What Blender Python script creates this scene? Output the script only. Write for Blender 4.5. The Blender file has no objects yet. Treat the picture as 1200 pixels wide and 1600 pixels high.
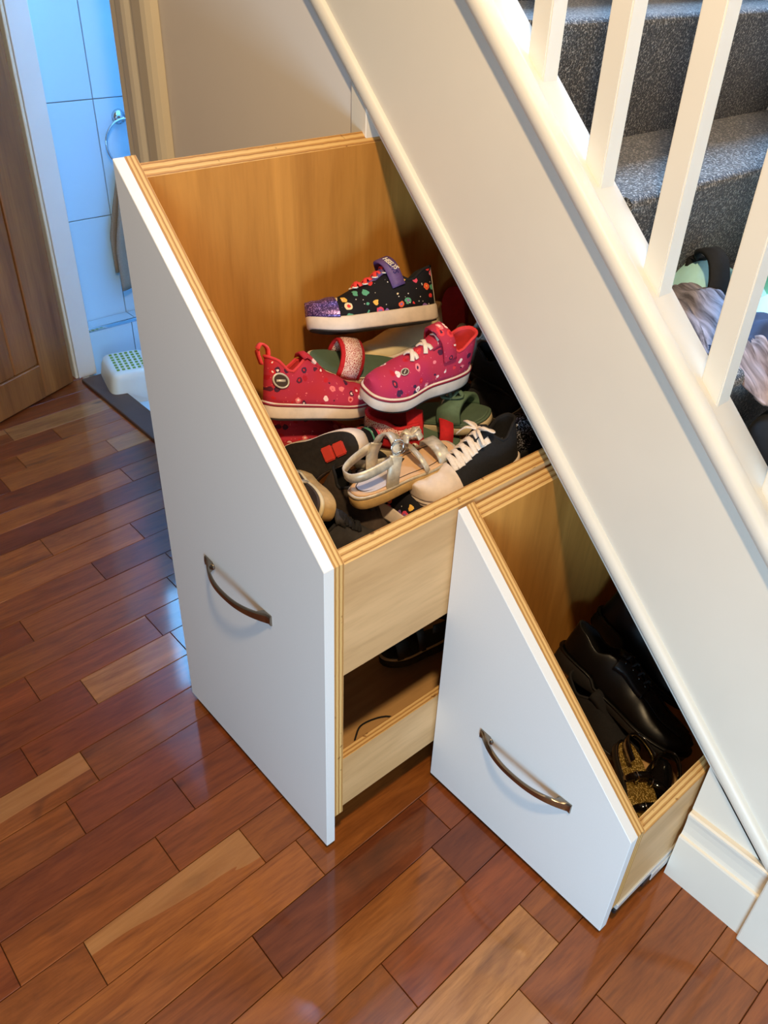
import bpy, bmesh, math, random
from mathutils import Vector, Matrix, noise

random.seed(7)
SC = bpy.context.scene
COL = SC.collection
PI = math.pi

# ------------------------------------------------------------------ camera
cam_d = bpy.data.cameras.new('camera')
cam = bpy.data.objects.new('camera', cam_d)
COL.objects.link(cam)
cam_d.sensor_fit = 'VERTICAL'
cam_d.sensor_height = 36.0
cam_d.lens = 1285.58 / 1600.0 * 36.0
cam_d.clip_start = 0.02
CR = Vector((0.6566, 0.7535, 0.0336))          # camera right
CU = Vector((-0.4588, 0.3636, 0.8107))         # camera up
CB = Vector((0.5986, -0.5478, 0.5845))         # camera back
CR.normalize(); CB = (CB - CR * CB.dot(CR)).normalized(); CU = CB.cross(CR)
cam.matrix_world = Matrix(((CR.x, CU.x, CB.x, 1.2076), (CR.y, CU.y, CB.y, -1.0182), (CR.z, CU.z, CB.z, 1.4422), (0, 0, 0, 1)))
SC.camera = cam

# ------------------------------------------------------------------ world + lights
W = bpy.data.worlds.new('world'); SC.world = W; W.use_nodes = True
bg = W.node_tree.nodes['Background']
bg.inputs[0].default_value = (1.0, 0.93, 0.85, 1)
bg.inputs[1].default_value = 0.14


def area(name, loc, target, size, size_y, power, color):
    d = bpy.data.lights.new(name, 'AREA'); d.shape = 'RECTANGLE'
    d.size = size; d.size_y = size_y; d.energy = power; d.color = color
    o = bpy.data.objects.new(name, d); COL.objects.link(o)
    o.location = loc
    o.rotation_euler = (Vector(target) - Vector(loc)).to_track_quat('-Z', 'Y').to_euler()
    return o


# warm ceiling lamp of the hall, cool daylight from the front door, cool landing window up the stairs
pl = bpy.data.lights.new('hall_ceiling_lamp', 'POINT'); pl.energy = 130; pl.color = (1.0, 0.715, 0.39); pl.shadow_soft_size = 0.06
po = bpy.data.objects.new('hall_ceiling_lamp', pl); COL.objects.link(po); po.location = (1.2, -0.9, 2.42)
area('front_door_daylight', (1.85, -1.35, 0.40), (0.7, -0.1, 0.25), 0.6, 0.7, 24, (0.45, 0.73, 1.0))
area('landing_window_daylight', (-0.9, 0.5, 3.3), (0.5, 0.5, 1.1), 0.8, 0.8, 250, (0.28, 0.56, 1.0))
SC.view_settings.view_transform = 'Standard'
SC.view_settings.look = 'None'
SC.view_settings.gamma = 1.0
SC.view_settings.use_curve_mapping = False
SC.view_settings.exposure = 0.06


# ------------------------------------------------------------------ material helpers
def s2l(c):
    return tuple((x / 12.92 if x <= 0.04045 else ((x + 0.055) / 1.055) ** 2.4) for x in c)


def rgb(r, g, b):
    return s2l((r / 255, g / 255, b / 255)) + (1.0,)


class NT:
    def __init__(self, name):
        self.m = bpy.data.materials.new(name); self.m.use_nodes = True
        self.t = self.m.node_tree; self.b = self.t.nodes['Principled BSDF']

    def n(self, typ, **kw):
        nd = self.t.nodes.new(typ)
        for k, v in kw.items():
            setattr(nd, k, v)
        return nd

    def l(self, a, b):
        self.t.links.new(a, b)

    def coords(self, scale=(1, 1, 1), kind='Object', rot=(0, 0, 0)):
        tc = self.n('ShaderNodeTexCoord'); mp = self.n('ShaderNodeMapping')
        mp.inputs['Scale'].default_value = scale; mp.inputs['Rotation'].default_value = rot
        self.l(tc.outputs[kind], mp.inputs[0]); return mp.outputs[0]

    def noise(self, vec, scale, detail=4, rough=0.55, dist=0.0):
        nd = self.n('ShaderNodeTexNoise'); self.l(vec, nd.inputs['Vector'])
        nd.inputs['Scale'].default_value = scale; nd.inputs['Detail'].default_value = detail
        nd.inputs['Roughness'].default_value = rough; nd.inputs['Distortion'].default_value = dist
        return nd.outputs['Fac']

    def ramp(self, fac, stops, interp='LINEAR'):
        nd = self.n('ShaderNodeValToRGB'); cr = nd.color_ramp; cr.interpolation = interp
        while len(cr.elements) < len(stops):
            cr.elements.new(0.5)
        for e, (p, c) in zip(cr.elements, stops):
            e.position = p; e.color = c
        self.l(fac, nd.inputs[0]); return nd.outputs[0]

    def mix(self, fac, a, b, mode='MIX'):
        nd = self.n('ShaderNodeMix'); nd.data_type = 'RGBA'; nd.blend_type = mode
        for sock, v in ((nd.inputs[0], fac), (nd.inputs[6], a), (nd.inputs[7], b)):
            if hasattr(v, 'is_linked') or hasattr(v, 'node'):
                self.l(v, sock)
            else:
                sock.default_value = v
        return nd.outputs[2]

    def math(self, op, a, b=0.0):
        nd = self.n('ShaderNodeMath'); nd.operation = op
        for sock, v in ((nd.inputs[0], a), (nd.inputs[1], b)):
            if hasattr(v, 'node'):
                self.l(v, sock)
            else:
                sock.default_value = v
        return nd.outputs[0]

    def bump(self, h, strength=0.2, dist=0.002):
        nd = self.n('ShaderNodeBump'); nd.inputs['Strength'].default_value = strength
        nd.inputs['Distance'].default_value = dist
        self.l(h, nd.inputs['Height']); self.l(nd.outputs[0], self.b.inputs['Normal'])

    def set(self, color=None, rough=None, metal=None, coat=None, spec=None, coat_rough=None, sheen=None):
        b = self.b
        if color is not None:
            if hasattr(color, 'node'):
                self.l(color, b.inputs['Base Color'])
            else:
                b.inputs['Base Color'].default_value = color
        for k, v in (('Roughness', rough), ('Metallic', metal), ('Coat Weight', coat), ('Specular IOR Level', spec), ('Coat Roughness', coat_rough), ('Sheen Weight', sheen)):
            if v is not None:
                if hasattr(v, 'node'):
                    self.l(v, b.inputs[k])
                else:
                    b.inputs[k].default_value = v
        return self.m


def plain(name, c, rough=0.5, metal=0.0, spec=0.5, var=0.06, scale=40, bump=0.0, coat=0.0):
    t = NT(name); v = t.coords()
    f = t.noise(v, scale, 3)
    lo = tuple(x * (1 - var) for x in c[:3]) + (1,); hi = tuple(min(1, x * (1 + var)) for x in c[:3]) + (1,)
    col = t.ramp(f, [(0.3, lo), (0.7, hi)])
    if bump:
        t.bump(f, bump, 0.001)
    return t.set(col, rough, metal, coat, spec)


M = {}
M['white_paint'] = plain('white_paint', rgb(233, 226, 212), 0.42, var=0.02, scale=6)
M['wall_paint'] = plain('wall_paint', rgb(241, 234, 227), 0.75, var=0.015, scale=4, bump=0.02)
M['panel_white'] = plain('panel_white', rgb(232, 231, 229), 0.5, var=0.01, scale=300, bump=0.02)
M['jamb_white'] = plain('jamb_white', rgb(228, 226, 220), 0.4, var=0.02, scale=6)
M['trim_cream'] = plain('trim_cream', rgb(228, 216, 190), 0.4, var=0.02, scale=6)
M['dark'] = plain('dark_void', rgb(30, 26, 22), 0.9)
M['metal'] = plain('brushed_metal', rgb(150, 140, 128), 0.28, metal=1.0, var=0.05, scale=300)
M['chrome'] = plain('chrome', rgb(215, 220, 225), 0.08, metal=1.0, var=0.01)
M['zinc'] = plain('zinc', rgb(215, 215, 212), 0.4, metal=0.35, var=0.04)
M['black_plastic'] = plain('black_plastic', rgb(20, 20, 22), 0.45)
M['threshold'] = plain('threshold_dark', rgb(84, 60, 48), 0.45, var=0.1, scale=30)
M['tile'] = plain('glazed_tile', rgb(186, 220, 240), 0.18, var=0.01, scale=5)
M['grout'] = plain('grout', rgb(140, 142, 142), 0.9, var=0.05)
M['plastic_white'] = plain('plastic_white', rgb(225, 233, 228), 0.35, var=0.01)
M['green_pad'] = plain('green_pad', rgb(120, 160, 60), 0.7)
M['towel'] = plain('towel', rgb(148, 134, 116), 0.95, var=0.12, scale=250, bump=0.5)


def plank_mat():
    t = NT('hardwood_plank')
    oi = t.n('ShaderNodeObjectInfo')
    tc = t.n('ShaderNodeTexCoord')
    add = t.n('ShaderNodeVectorMath'); add.operation = 'ADD'
    cmb = t.n('ShaderNodeCombineXYZ')
    r100 = t.math('MULTIPLY', oi.outputs['Random'], 37.0)
    t.l(r100, cmb.inputs[0]); t.l(r100, cmb.inputs[1]); t.l(r100, cmb.inputs[2])
    t.l(tc.outputs['Object'], add.inputs[0]); t.l(cmb.outputs[0], add.inputs[1])
    mp = t.n('ShaderNodeMapping'); mp.inputs['Scale'].default_value = (1, 0.10, 1); t.l(add.outputs[0], mp.inputs[0])
    v = mp.outputs[0]
    g1 = t.noise(v, 26, 8, 0.68, 1.1)
    g2 = t.noise(v, 190, 4, 0.6)
    mp2 = t.n('ShaderNodeMapping'); mp2.inputs['Scale'].default_value = (1, 0.3, 1); t.l(add.outputs[0], mp2.inputs[0])
    g3 = t.noise(mp2.outputs[0], 8, 3, 0.5, 1.2)
    base = oi.outputs['Color']
    dark = t.mix(1.0, base, (0.58, 0.50, 0.42, 1), 'MULTIPLY')
    lite = t.mix(1.0, base, (1.24, 1.30, 1.28, 1), 'MULTIPLY')
    f1 = t.ramp(g1, [(0.30, (0, 0, 0, 1)), (0.72, (1, 1, 1, 1))])
    c = t.mix(f1, dark, lite)
    f2 = t.ramp(g2, [(0.32, (0.62, 0.58, 0.55, 1)), (0.56, (1, 1, 1, 1))])
    c = t.mix(0.6, c, f2, 'MULTIPLY')
    kn = t.n('ShaderNodeTexVoronoi'); kn.inputs['Scale'].default_value = 6.5; mpk = t.n('ShaderNodeMapping'); mpk.inputs['Scale'].default_value = (1, 0.45, 1); t.l(add.outputs[0], mpk.inputs[0]); t.l(mpk.outputs[0], kn.inputs['Vector'])
    kd = t.math('ADD', kn.outputs['Distance'], t.math('MULTIPLY', t.math('SUBTRACT', g1, 0.5), 0.16))
    kf = t.ramp(kd, [(0.03, (1, 1, 1, 1)), (0.085, (0, 0, 0, 1))])
    c = t.mix(t.math('MULTIPLY', kf, 0.75), c, rgb(44, 20, 10))
    # dark mineral streaks
    f3 = t.ramp(g3, [(0.62, (0, 0, 0, 1)), (0.74, (1, 1, 1, 1))])
    c = t.mix(t.math('MULTIPLY', f3, 0.6), c, rgb(60, 30, 20))
    # pale sapwood edge, strength in the object's alpha
    mp3 = t.n('ShaderNodeMapping'); mp3.inputs['Scale'].default_value = (1, 0.12, 1); t.l(tc.outputs['Object'], mp3.inputs[0])
    sep = t.n('ShaderNodeSeparateXYZ'); t.l(tc.outputs['Object'], sep.inputs[0])
    wob = t.noise(v, 9, 3, 0.5)
    edge = t.math('ADD', t.math('MULTIPLY', sep.outputs[0], 22.0), t.math('MULTIPLY', t.math('SUBTRACT', wob, 0.5), 3.2))
    lim = t.math('SUBTRACT', t.math('MULTIPLY', oi.outputs['Alpha'], 7.5), 3.0)
    sap = t.math('LESS_THAN', edge, lim)
    c = t.mix(t.math('MULTIPLY', sap, 0.8), c, t.mix(f1, rgb(158, 102, 54), rgb(190, 136, 82)))
    h = t.math('ADD', t.math('MULTIPLY', g2, 0.4), g1)
    t.bump(h, 0.05, 0.001)
    scr = t.noise(t.coords((1, 1, 1)), 14, 4, 0.6)
    rough = t.ramp(scr, [(0.3, (0.32, 0.32, 0.32, 1)), (0.75, (0.46, 0.46, 0.46, 1))])
    return t.set(c, rough, 0.0, 0.8, 0.3, 0.09)


M['plank'] = plank_mat()
M['subfloor'] = plain('subfloor', rgb(48, 24, 14), 0.8)


def veneer(name, base, axis_scale, lo=0.72):
    t = NT(name); v = t.coords(axis_scale)
    g1 = t.noise(v, 9, 5, 0.55, 1.0); g2 = t.noise(v, 90, 3, 0.6)
    dk = tuple(x * k for x, k in zip(base[:3], (lo, lo * 0.93, lo * 0.82))) + (1,)
    c = t.ramp(g1, [(0.34, dk), (0.62, base)])
    f2 = t.ramp(g2, [(0.3, (0.8, 0.78, 0.74, 1)), (0.55, (1, 1, 1, 1))])
    c = t.mix(0.5, c, f2, 'MULTIPLY')
    return t.set(c, 0.5, 0.0, 0.0, 0.4)


M['ply_v'] = veneer('ply_upright_bounce_lit', rgb(210, 148, 70), (1, 1, 0.10))  # same ply as ply_h, warm bounced light inside the drawers put into its colour
M['ply_h'] = veneer('ply_veneer_lengthwise', rgb(222, 180, 128), (1, 0.10, 1), 0.75)


def ply_edge(name, axis):
    t = NT(name); v = t.coords()
    sep = t.n('ShaderNodeSeparateXYZ'); t.l(v, sep.inputs[0])
    wob = t.noise(v, 60, 3)
    x = t.math('ADD', t.math('MULTIPLY', sep.outputs[axis], 139.0), t.math('MULTIPLY', wob, 0.22))
    fr = t.math('FRACT', x)
    c = t.ramp(fr, [(0.0, rgb(132, 84, 40)), (0.10, rgb(168, 116, 62)), (0.2, rgb(214, 170, 104)), (0.62, rgb(226, 186, 120)), (0.75, rgb(200, 150, 86)), (0.96, rgb(188, 138, 76))])
    spot = t.noise(t.coords((1, 1, 1)), 55, 2)
    f = t.ramp(spot, [(0.68, (1, 1, 1, 1)), (0.74, (0.35, 0.25, 0.18, 1))])
    c = t.mix(0.8, c, f, 'MULTIPLY')
    return t.set(c, 0.6, 0, 0, 0.3)


M['edge_x'] = ply_edge('ply_edge_side', 0)
M['edge_y'] = ply_edge('ply_edge_front', 1)
M['edge_z'] = ply_edge('ply_edge_flat', 2)


def oak():
    t = NT('oak_door'); v = t.coords((1, 1, 0.07))
    g1 = t.noise(v, 16, 5, 0.6, 0.6); g2 = t.noise(v, 140, 3)
    c = t.ramp(g1, [(0.3, rgb(116, 70, 32)), (0.7, rgb(166, 108, 54))])
    c = t.mix(0.5, c, t.ramp(g2, [(0.35, (0.75, 0.72, 0.7, 1)), (0.6, (1, 1, 1, 1))]), 'MULTIPLY')
    t.bump(g2, 0.1, 0.001)
    return t.set(c, 0.42, 0, 0.1, 0.4)


M['oak'] = oak()


def carpet():
    t = NT('speckled_carpet'); v = t.coords()
    a = t.noise(v, 250, 2, 0.75); b = t.noise(v, 700, 1, 0.5)
    c = t.ramp(a, [(0.45, rgb(9, 8, 8)), (0.54, rgb(40, 37, 35)), (0.64, rgb(196, 186, 172))])
    c = t.mix(0.35, c, t.ramp(b, [(0.48, rgb(10, 10, 10)), (0.64, rgb(120, 112, 104))]))
    t.bump(a, 0.9, 0.004)
    return t.set(c, 0.95, 0, 0, 0.15, None, 0.25)


M['carpet'] = carpet()

# shoe materials
M['rubber_white'] = plain('rubber_white', rgb(226, 208, 192), 0.55, var=0.10, scale=45, bump=0.06)
M['rubber_cream'] = plain('rubber_cream', rgb(214, 194, 158), 0.6, var=0.12, scale=50, bump=0.08)
M['rubber_tan'] = plain('rubber_tan', rgb(188, 152, 96), 0.65, var=0.2, scale=60, bump=0.15)
M['rubber_black'] = plain('rubber_black', rgb(24, 22, 22), 0.6, var=0.2)
M['tread_black'] = plain('tread_black', rgb(30, 26, 25), 0.7, var=0.4, scale=120, bump=0.6)
M['maroon'] = plain('maroon_stripe', rgb(140, 30, 50), 0.5)
M['lace_white'] = plain('lace_white', rgb(232, 216, 200), 0.85, var=0.1, scale=300, bump=0.3)
M['lace_coral'] = plain('lace_coral', rgb(240, 70, 70), 0.8, var=0.1, scale=300, bump=0.3)
M['coral_lining'] = plain('coral_lining', rgb(222, 62, 66), 0.9, var=0.08, scale=80)
M['black_fabric'] = plain('black_fabric', rgb(22, 20, 22), 0.9, var=0.3, scale=250, bump=0.2)
M['black_leather'] = plain('black_leather', rgb(9, 8, 8), 0.34, spec=0.35, var=0.2, scale=120, bump=0.12)
M['black_patent'] = plain('black_patent', rgb(10, 10, 11), 0.12, var=0.1, coat=0.6)
M['red_fabric'] = plain('red_fabric', rgb(196, 26, 34), 0.85, var=0.12, scale=120, bump=0.2)
M['red_dark'] = plain('red_dark', rgb(150, 22, 30), 0.8, var=0.15, scale=60)
M['red_insole'] = plain('red_insole', rgb(206, 70, 56), 0.85)
M['red_wheel'] = plain('red_wheel_plug', rgb(206, 62, 48), 0.6)
M['green_foam'] = plain('green_foam', rgb(84, 104, 84), 0.8, var=0.08, scale=60)
M['olive_strap'] = plain('olive_strap', rgb(92, 118, 96), 0.75, var=0.12, scale=90, bump=0.1)
M['insole_tan'] = plain('insole_tan', rgb(222, 180, 136), 0.7, var=0.06, scale=30)
M['insole_grey'] = plain('insole_grey', rgb(206, 196, 196), 0.75, var=0.05)
M['silver'] = plain('silver_leather', rgb(206, 194, 172), 0.4, metal=0.25, var=0.28, scale=70, bump=0.1)
M['line_dark'] = plain('line_dark', rgb(60, 40, 30), 0.7)
M['brown_suede'] = plain('brown_suede', rgb(66, 54, 46), 0.95, var=0.25, scale=70, bump=0.2)
M['grey_suede'] = plain('grey_suede', rgb(52, 48, 46), 0.95, var=0.3, scale=60, bump=0.2)
M['grey_white'] = plain('grey_white_leather', rgb(190, 184, 176), 0.6, var=0.08)
M['cream_leather'] = plain('cream_leather', rgb(222, 202, 158), 0.6, var=0.08, scale=40)
M['eyelet'] = plain('eyelet_white', rgb(235, 230, 225), 0.4)
M['olive_dark'] = plain('olive_dark', rgb(48, 44, 34), 0.7, var=0.2)


def glitter(name, c, bright):
    t = NT(name); v = t.coords()
    vo = t.n('ShaderNodeTexVoronoi'); vo.inputs['Scale'].default_value = 700; t.l(v, vo.inputs['Vector'])
    sp = t.n('ShaderNodeSeparateColor'); t.l(vo.outputs['Color'], sp.inputs[0])
    col = t.ramp(sp.outputs[0], [(0.0, tuple(x * 0.5 for x in c[:3]) + (1,)), (0.72, c), (0.9, bright)])
    return t.set(col, 0.35, 0.5)


M['purple_glitter'] = glitter('purple_glitter', rgb(92, 66, 124), rgb(190, 150, 220))
M['gold_glitter'] = glitter('gold_glitter', rgb(150, 118, 52), rgb(255, 226, 140))
M['black_glitter'] = glitter('black_glitter', rgb(16, 16, 18), rgb(190, 190, 200))
M['purple_strap'] = plain('purple_strap', rgb(98, 74, 130), 0.6, var=0.15, scale=120)


def printed(name, base, palette, scale=48, thr=0.27, base2=None, ring=True, dots=(0.9, 0.85, 0.8, 1), flat=0.0):
    """Cloth with a scattered flat print: round motifs of a few colours, ringed, and small dots."""
    t = NT(name); v = t.coords((1, flat, 1))
    vo = t.n('ShaderNodeTexVoronoi'); vo.inputs['Scale'].default_value = scale; vo.inputs['Randomness'].default_value = 0.75
    wv = t.n('ShaderNodeVectorMath'); wv.operation = 'ADD'
    nz = t.n('ShaderNodeTexNoise'); nz.inputs['Scale'].default_value = 130; t.l(v, nz.inputs['Vector'])
    sc = t.n('ShaderNodeVectorMath'); sc.operation = 'SCALE'; sc.inputs['Scale'].default_value = 0.006
    t.l(nz.outputs['Color'], sc.inputs[0]); t.l(v, wv.inputs[0]); t.l(sc.outputs[0], wv.inputs[1])
    t.l(wv.outputs[0], vo.inputs['Vector'])
    sp = t.n('ShaderNodeSeparateColor'); t.l(vo.outputs['Color'], sp.inputs[0])
    n = len(palette)
    pal = t.ramp(sp.outputs[0], [(i / n, c) for i, c in enumerate(palette)], 'CONSTANT')
    pal2 = t.ramp(sp.outputs[1], [(i / n, c) for i, c in enumerate(reversed(palette))], 'CONSTANT')
    rad = t.math('ADD', t.math('MULTIPLY', sp.outputs[2], 0.14), thr - 0.08)
    inner = t.math('LESS_THAN', vo.outputs['Distance'], t.math('MULTIPLY', rad, 0.45))
    mask = t.math('LESS_THAN', vo.outputs['Distance'], rad)
    b = base
    if base2 is not None:
        b = t.mix(t.ramp(t.noise(v, 14, 2), [(0.4, (0, 0, 0, 1)), (0.6, (1, 1, 1, 1))]), base, base2)
    c = t.mix(mask, b, pal)
    if ring:
        c = t.mix(inner, c, pal2)
    v2 = t.n('ShaderNodeTexVoronoi'); v2.inputs['Scale'].default_value = scale * 2.3; t.l(v, v2.inputs['Vector'])
    small = t.math('LESS_THAN', v2.outputs['Distance'], 0.13)
    c = t.mix(t.math('MULTIPLY', small, 0.85), c, dots)
    return t.set(c, 0.8, 0, 0, 0.3)


M['candy_print'] = printed('candy_print', rgb(20, 18, 24), [rgb(238, 100, 60), rgb(230, 80, 110), rgb(236, 214, 170), rgb(96, 170, 140), rgb(240, 190, 90), rgb(150, 110, 180), rgb(226, 60, 60)], 52, 0.34)
M['pink_print'] = printed('pink_print', rgb(186, 48, 74), [rgb(60, 34, 70), rgb(196, 28, 52), rgb(240, 130, 140), rgb(80, 30, 60), rgb(228, 60, 70), rgb(250, 220, 215)], 62, 0.33, rgb(178, 44, 84), True, rgb(220, 110, 130), 0.5)
M['coral_print'] = printed('coral_print', rgb(188, 44, 56), [rgb(70, 30, 56), rgb(180, 24, 40), rgb(240, 120, 120), rgb(90, 30, 50), rgb(250, 210, 200), rgb(200, 30, 40)], 62, 0.33, rgb(182, 46, 72), True, rgb(226, 110, 110))


def lacework():
    t = NT('red_lacework'); v = t.coords()
    vo = t.n('ShaderNodeTexVoronoi'); vo.feature = 'DISTANCE_TO_EDGE'; vo.inputs['Scale'].default_value = 330; t.l(v, vo.inputs['Vector'])
    f = t.math('LESS_THAN', vo.outputs['Distance'], 0.16)
    return t.set(t.mix(f, rgb(176, 60, 56), rgb(238, 206, 190)), 0.8)


M['lacework'] = lacework()


def striated(name, a, b, scale=(1, 1, 1)):
    t = NT(name); v = t.coords(scale)
    f = t.noise(v, 110, 3, 0.6)
    return t.set(t.ramp(f, [(0.35, a), (0.65, b)]), 0.9)


M['grey_knit'] = striated('grey_knit', rgb(70, 64, 68), rgb(164, 156, 162), (0.04, 1.6, 0.6))
M['brown_knit'] = striated('brown_knit', rgb(84, 66, 60), rgb(160, 136, 126), (0.04, 1.6, 0.6))
M['mint_cloth'] = plain('mint_cloth', rgb(176, 228, 230), 0.9, var=0.1, scale=20)
M['jade_cloth'] = plain('jade_cloth', rgb(96, 178, 160), 0.9, var=0.12, scale=20)
M['navy_cloth'] = plain('navy_cloth', rgb(38, 46, 66), 0.9, var=0.2, scale=60)
M['black_cloth'] = plain('black_cloth', rgb(20, 21, 24), 0.85, var=0.25, scale=120, bump=0.2)
M['soft_white'] = plain('soft_white', rgb(226, 236, 230), 0.9, var=0.05)


# ------------------------------------------------------------------ geometry helpers
def link(name, me, mats, parent=None, smooth=False):
    o = bpy.data.objects.new(name, me); COL.objects.link(o)
    for mt in (mats if isinstance(mats, (list, tuple)) else [mats]):
        me.materials.append(M[mt])
    if parent is not None:
        o.parent = parent
    if smooth:
        me.polygons.foreach_set('use_smooth', [True] * len(me.polygons))
    return o


def bm_obj(name, bm, mats, parent=None, smooth=False, recalc=True):
    if recalc:
        bmesh.ops.recalc_face_normals(bm, faces=bm.faces)
    me = bpy.data.meshes.new(name); bm.to_mesh(me); bm.free()
    return link(name, me, mats, parent, smooth)


def empty(name, loc=(0, 0, 0)):
    o = bpy.data.objects.new(name, None); COL.objects.link(o); o.location = loc
    o.empty_display_size = 0.05
    return o


def tag(o, label, cat, group=None):
    o['label'] = label; o['category'] = cat
    if group:
        o['group'] = group
    return o


def structure(o, label=None):
    o['kind'] = 'structure'
    if label:
        o['label'] = label
    return o


def org(parent):
    """World offset of a parent chain of unrotated empties."""
    v = Vector((0, 0, 0))
    while parent is not None:
        v += parent.location; parent = parent.parent
    return v


def box(name, lo, hi, mats, parent=None, bevel=0.0, seg=1, axis_mats=None):
    off = org(parent)
    bm = bmesh.new()
    bmesh.ops.create_cube(bm, size=1)
    for v in bm.verts:
        v.co = Vector([(lo[i] + hi[i]) / 2 + v.co[i] * (hi[i] - lo[i]) for i in range(3)]) - off
    if bevel > 0:
        bmesh.ops.bevel(bm, geom=list(bm.edges), offset=bevel, segments=seg, affect='EDGES', profile=0.5)
    if axis_mats:
        for f in bm.faces:
            a = max(range(3), key=lambda i: abs(f.normal[i])); f.material_index = axis_mats[a]
    return bm_obj(name, bm, mats, parent)


def prism(name, poly, axis, a, b, mats, parent=None, bevel=0.0, seg=1, smooth=False, cap_mat=None):
    """poly = 2-D outline in the two other axes (in x<y<z order), extruded along axis from a to b."""
    off = org(parent)
    bm = bmesh.new()
    others = [i for i in range(3) if i != axis]

    def mk(p, t):
        c = [0, 0, 0]; c[axis] = t; c[others[0]] = p[0]; c[others[1]] = p[1]
        return bm.verts.new(Vector(c) - off)
    va = [mk(p, a) for p in poly]; vb = [mk(p, b) for p in poly]
    n = len(poly)
    fa = bm.faces.new(va); fb = bm.faces.new(list(reversed(vb)))
    for i in range(n):
        bm.faces.new((va[i], va[(i + 1) % n], vb[(i + 1) % n], vb[i]))
    if cap_mat is not None:
        for f in bm.faces:
            f.material_index = cap_mat[1]
        fa.material_index = cap_mat[0]; fb.material_index = cap_mat[0]
    if bevel > 0:
        bmesh.ops.bevel(bm, geom=list(bm.edges), offset=bevel, segments=seg, affect='EDGES', profile=0.5)
    o = bm_obj(name, bm, mats, parent)
    if smooth:
        o.data.polygons.foreach_set('use_smooth', [True] * len(o.data.polygons))
    return o


def sweep(name, path, sect, mats, parent=None, up=None, closed=False, smooth=True, scales=None):
    """Sweep a closed 2-D section (side, up) along a path of Vectors (local coordinates)."""
    bm = bmesh.new(); n = len(path); rings = []
    for i in range(n):
        if closed:
            tan = (path[(i + 1) % n] - path[i - 1]).normalized()
        else:
            tan = (path[min(i + 1, n - 1)] - path[max(i - 1, 0)]).normalized()
        u = up[i] if isinstance(up, list) else (up if up is not None else Vector((0, 0, 1)))
        side = tan.cross(u)
        if side.length < 1e-5:
            side = tan.cross(Vector((1, 0.3, 0.1)))
        side.normalize(); nu = side.cross(tan).normalized()
        k = scales[i] if scales else 1.0
        rings.append([bm.verts.new(path[i] + side * (p[0] * k) + nu * (p[1] * k)) for p in sect])
    m = len(sect)
    rng = range(n) if closed else range(n - 1)
    for i in rng:
        A, B = rings[i], rings[(i + 1) % n]
        for j in range(m):
            bm.faces.new((A[j], A[(j + 1) % m], B[(j + 1) % m], B[j]))
    if not closed:
        bm.faces.new(rings[0]); bm.faces.new(list(reversed(rings[-1])))
    return bm_obj(name, bm, mats, parent, smooth)


def strip_sect(w, t):
    return [(-w / 2, -t / 2), (-w / 2 + t * 0.2, t / 2), (0, t * 0.62), (w / 2 - t * 0.2, t / 2), (w / 2, -t / 2)]


def circ_sect(r, n=8):
    return [(r * math.cos(2 * PI * i / n), r * math.sin(2 * PI * i / n)) for i in range(n)]


def spline(pts, n=24, closed=False):
    """Catmull-Rom through points."""
    P = [Vector(p) for p in pts]; out = []; m = len(P)
    segs = m if closed else m - 1
    for s in range(segs):
        p0 = P[(s - 1) % m] if closed or s > 0 else P[0]
        p1 = P[s]; p2 = P[(s + 1) % m]
        p3 = P[(s + 2) % m] if closed or s + 2 < m else P[-1]
        k = max(2, n // segs)
        for i in range(k):
            t = i / k
            out.append(0.5 * ((2 * p1) + (-p0 + p2) * t + (2 * p0 - 5 * p1 + 4 * p2 - p3) * t * t + (-p0 + 3 * p1 - 3 * p2 + p3) * t ** 3))
    if not closed:
        out.append(P[-1])
    return out


def interp(x, pts):
    if x <= pts[0][0]:
        return pts[0][1]
    for (a, va), (b, vb) in zip(pts, pts[1:]):
        if x <= b:
            t = (x - a) / (b - a); t = t * t * (3 - 2 * t)
            return va + (vb - va) * t
    return pts[-1][1]


# ------------------------------------------------------------------ the place: measures
HL, SL = 1.1478, 0.933                      # drawer-top slope line z = HL - SL*x
TH = math.atan(SL); CT, ST = math.cos(TH), math.sin(TH)
D1, D2 = 0.4757, 0.2099                     # how far the two drawers are pulled out
W1, X2, W2 = 0.494, 0.4985, 0.4305


def top(x):
    return HL - SL * x


def slope_pt(a, y, b):
    """Point on the stair slope: a along it downwards, b square above the drawer-top line."""
    return Vector((a * CT + b * ST, y, HL - a * ST + b * CT))


def slope_prism(name, prof, a0, a1, mats, parent=None, bevel=0.0, smooth=False, xend=None):
    """Profile of (y, b) points run along the stair slope, from a0 to a1."""
    off = org(parent); bm = bmesh.new()
    A = [bm.verts.new(slope_pt(a0, p[0], p[1]) - off) for p in prof]
    B = [bm.verts.new(slope_pt(a1 if xend is None else (xend - p[1] * ST) / CT, p[0], p[1]) - off) for p in prof]
    n = len(prof)
    bm.faces.new(A); bm.faces.new(list(reversed(B)))
    for i in range(n):
        bm.faces.new((A[i], A[(i + 1) % n], B[(i + 1) % n], B[i]))
    if bevel:
        bmesh.ops.bevel(bm, geom=list(bm.edges), offset=bevel, segments=2, affect='EDGES')
    o = bm_obj(name, bm, mats, parent)
    if smooth:
        o.data.polygons.foreach_set('use_smooth', [True] * len(o.data.polygons))
        md = o.modifiers.new('edges', 'EDGE_SPLIT'); md.split_angle = math.radians(50)
    return o


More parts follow.
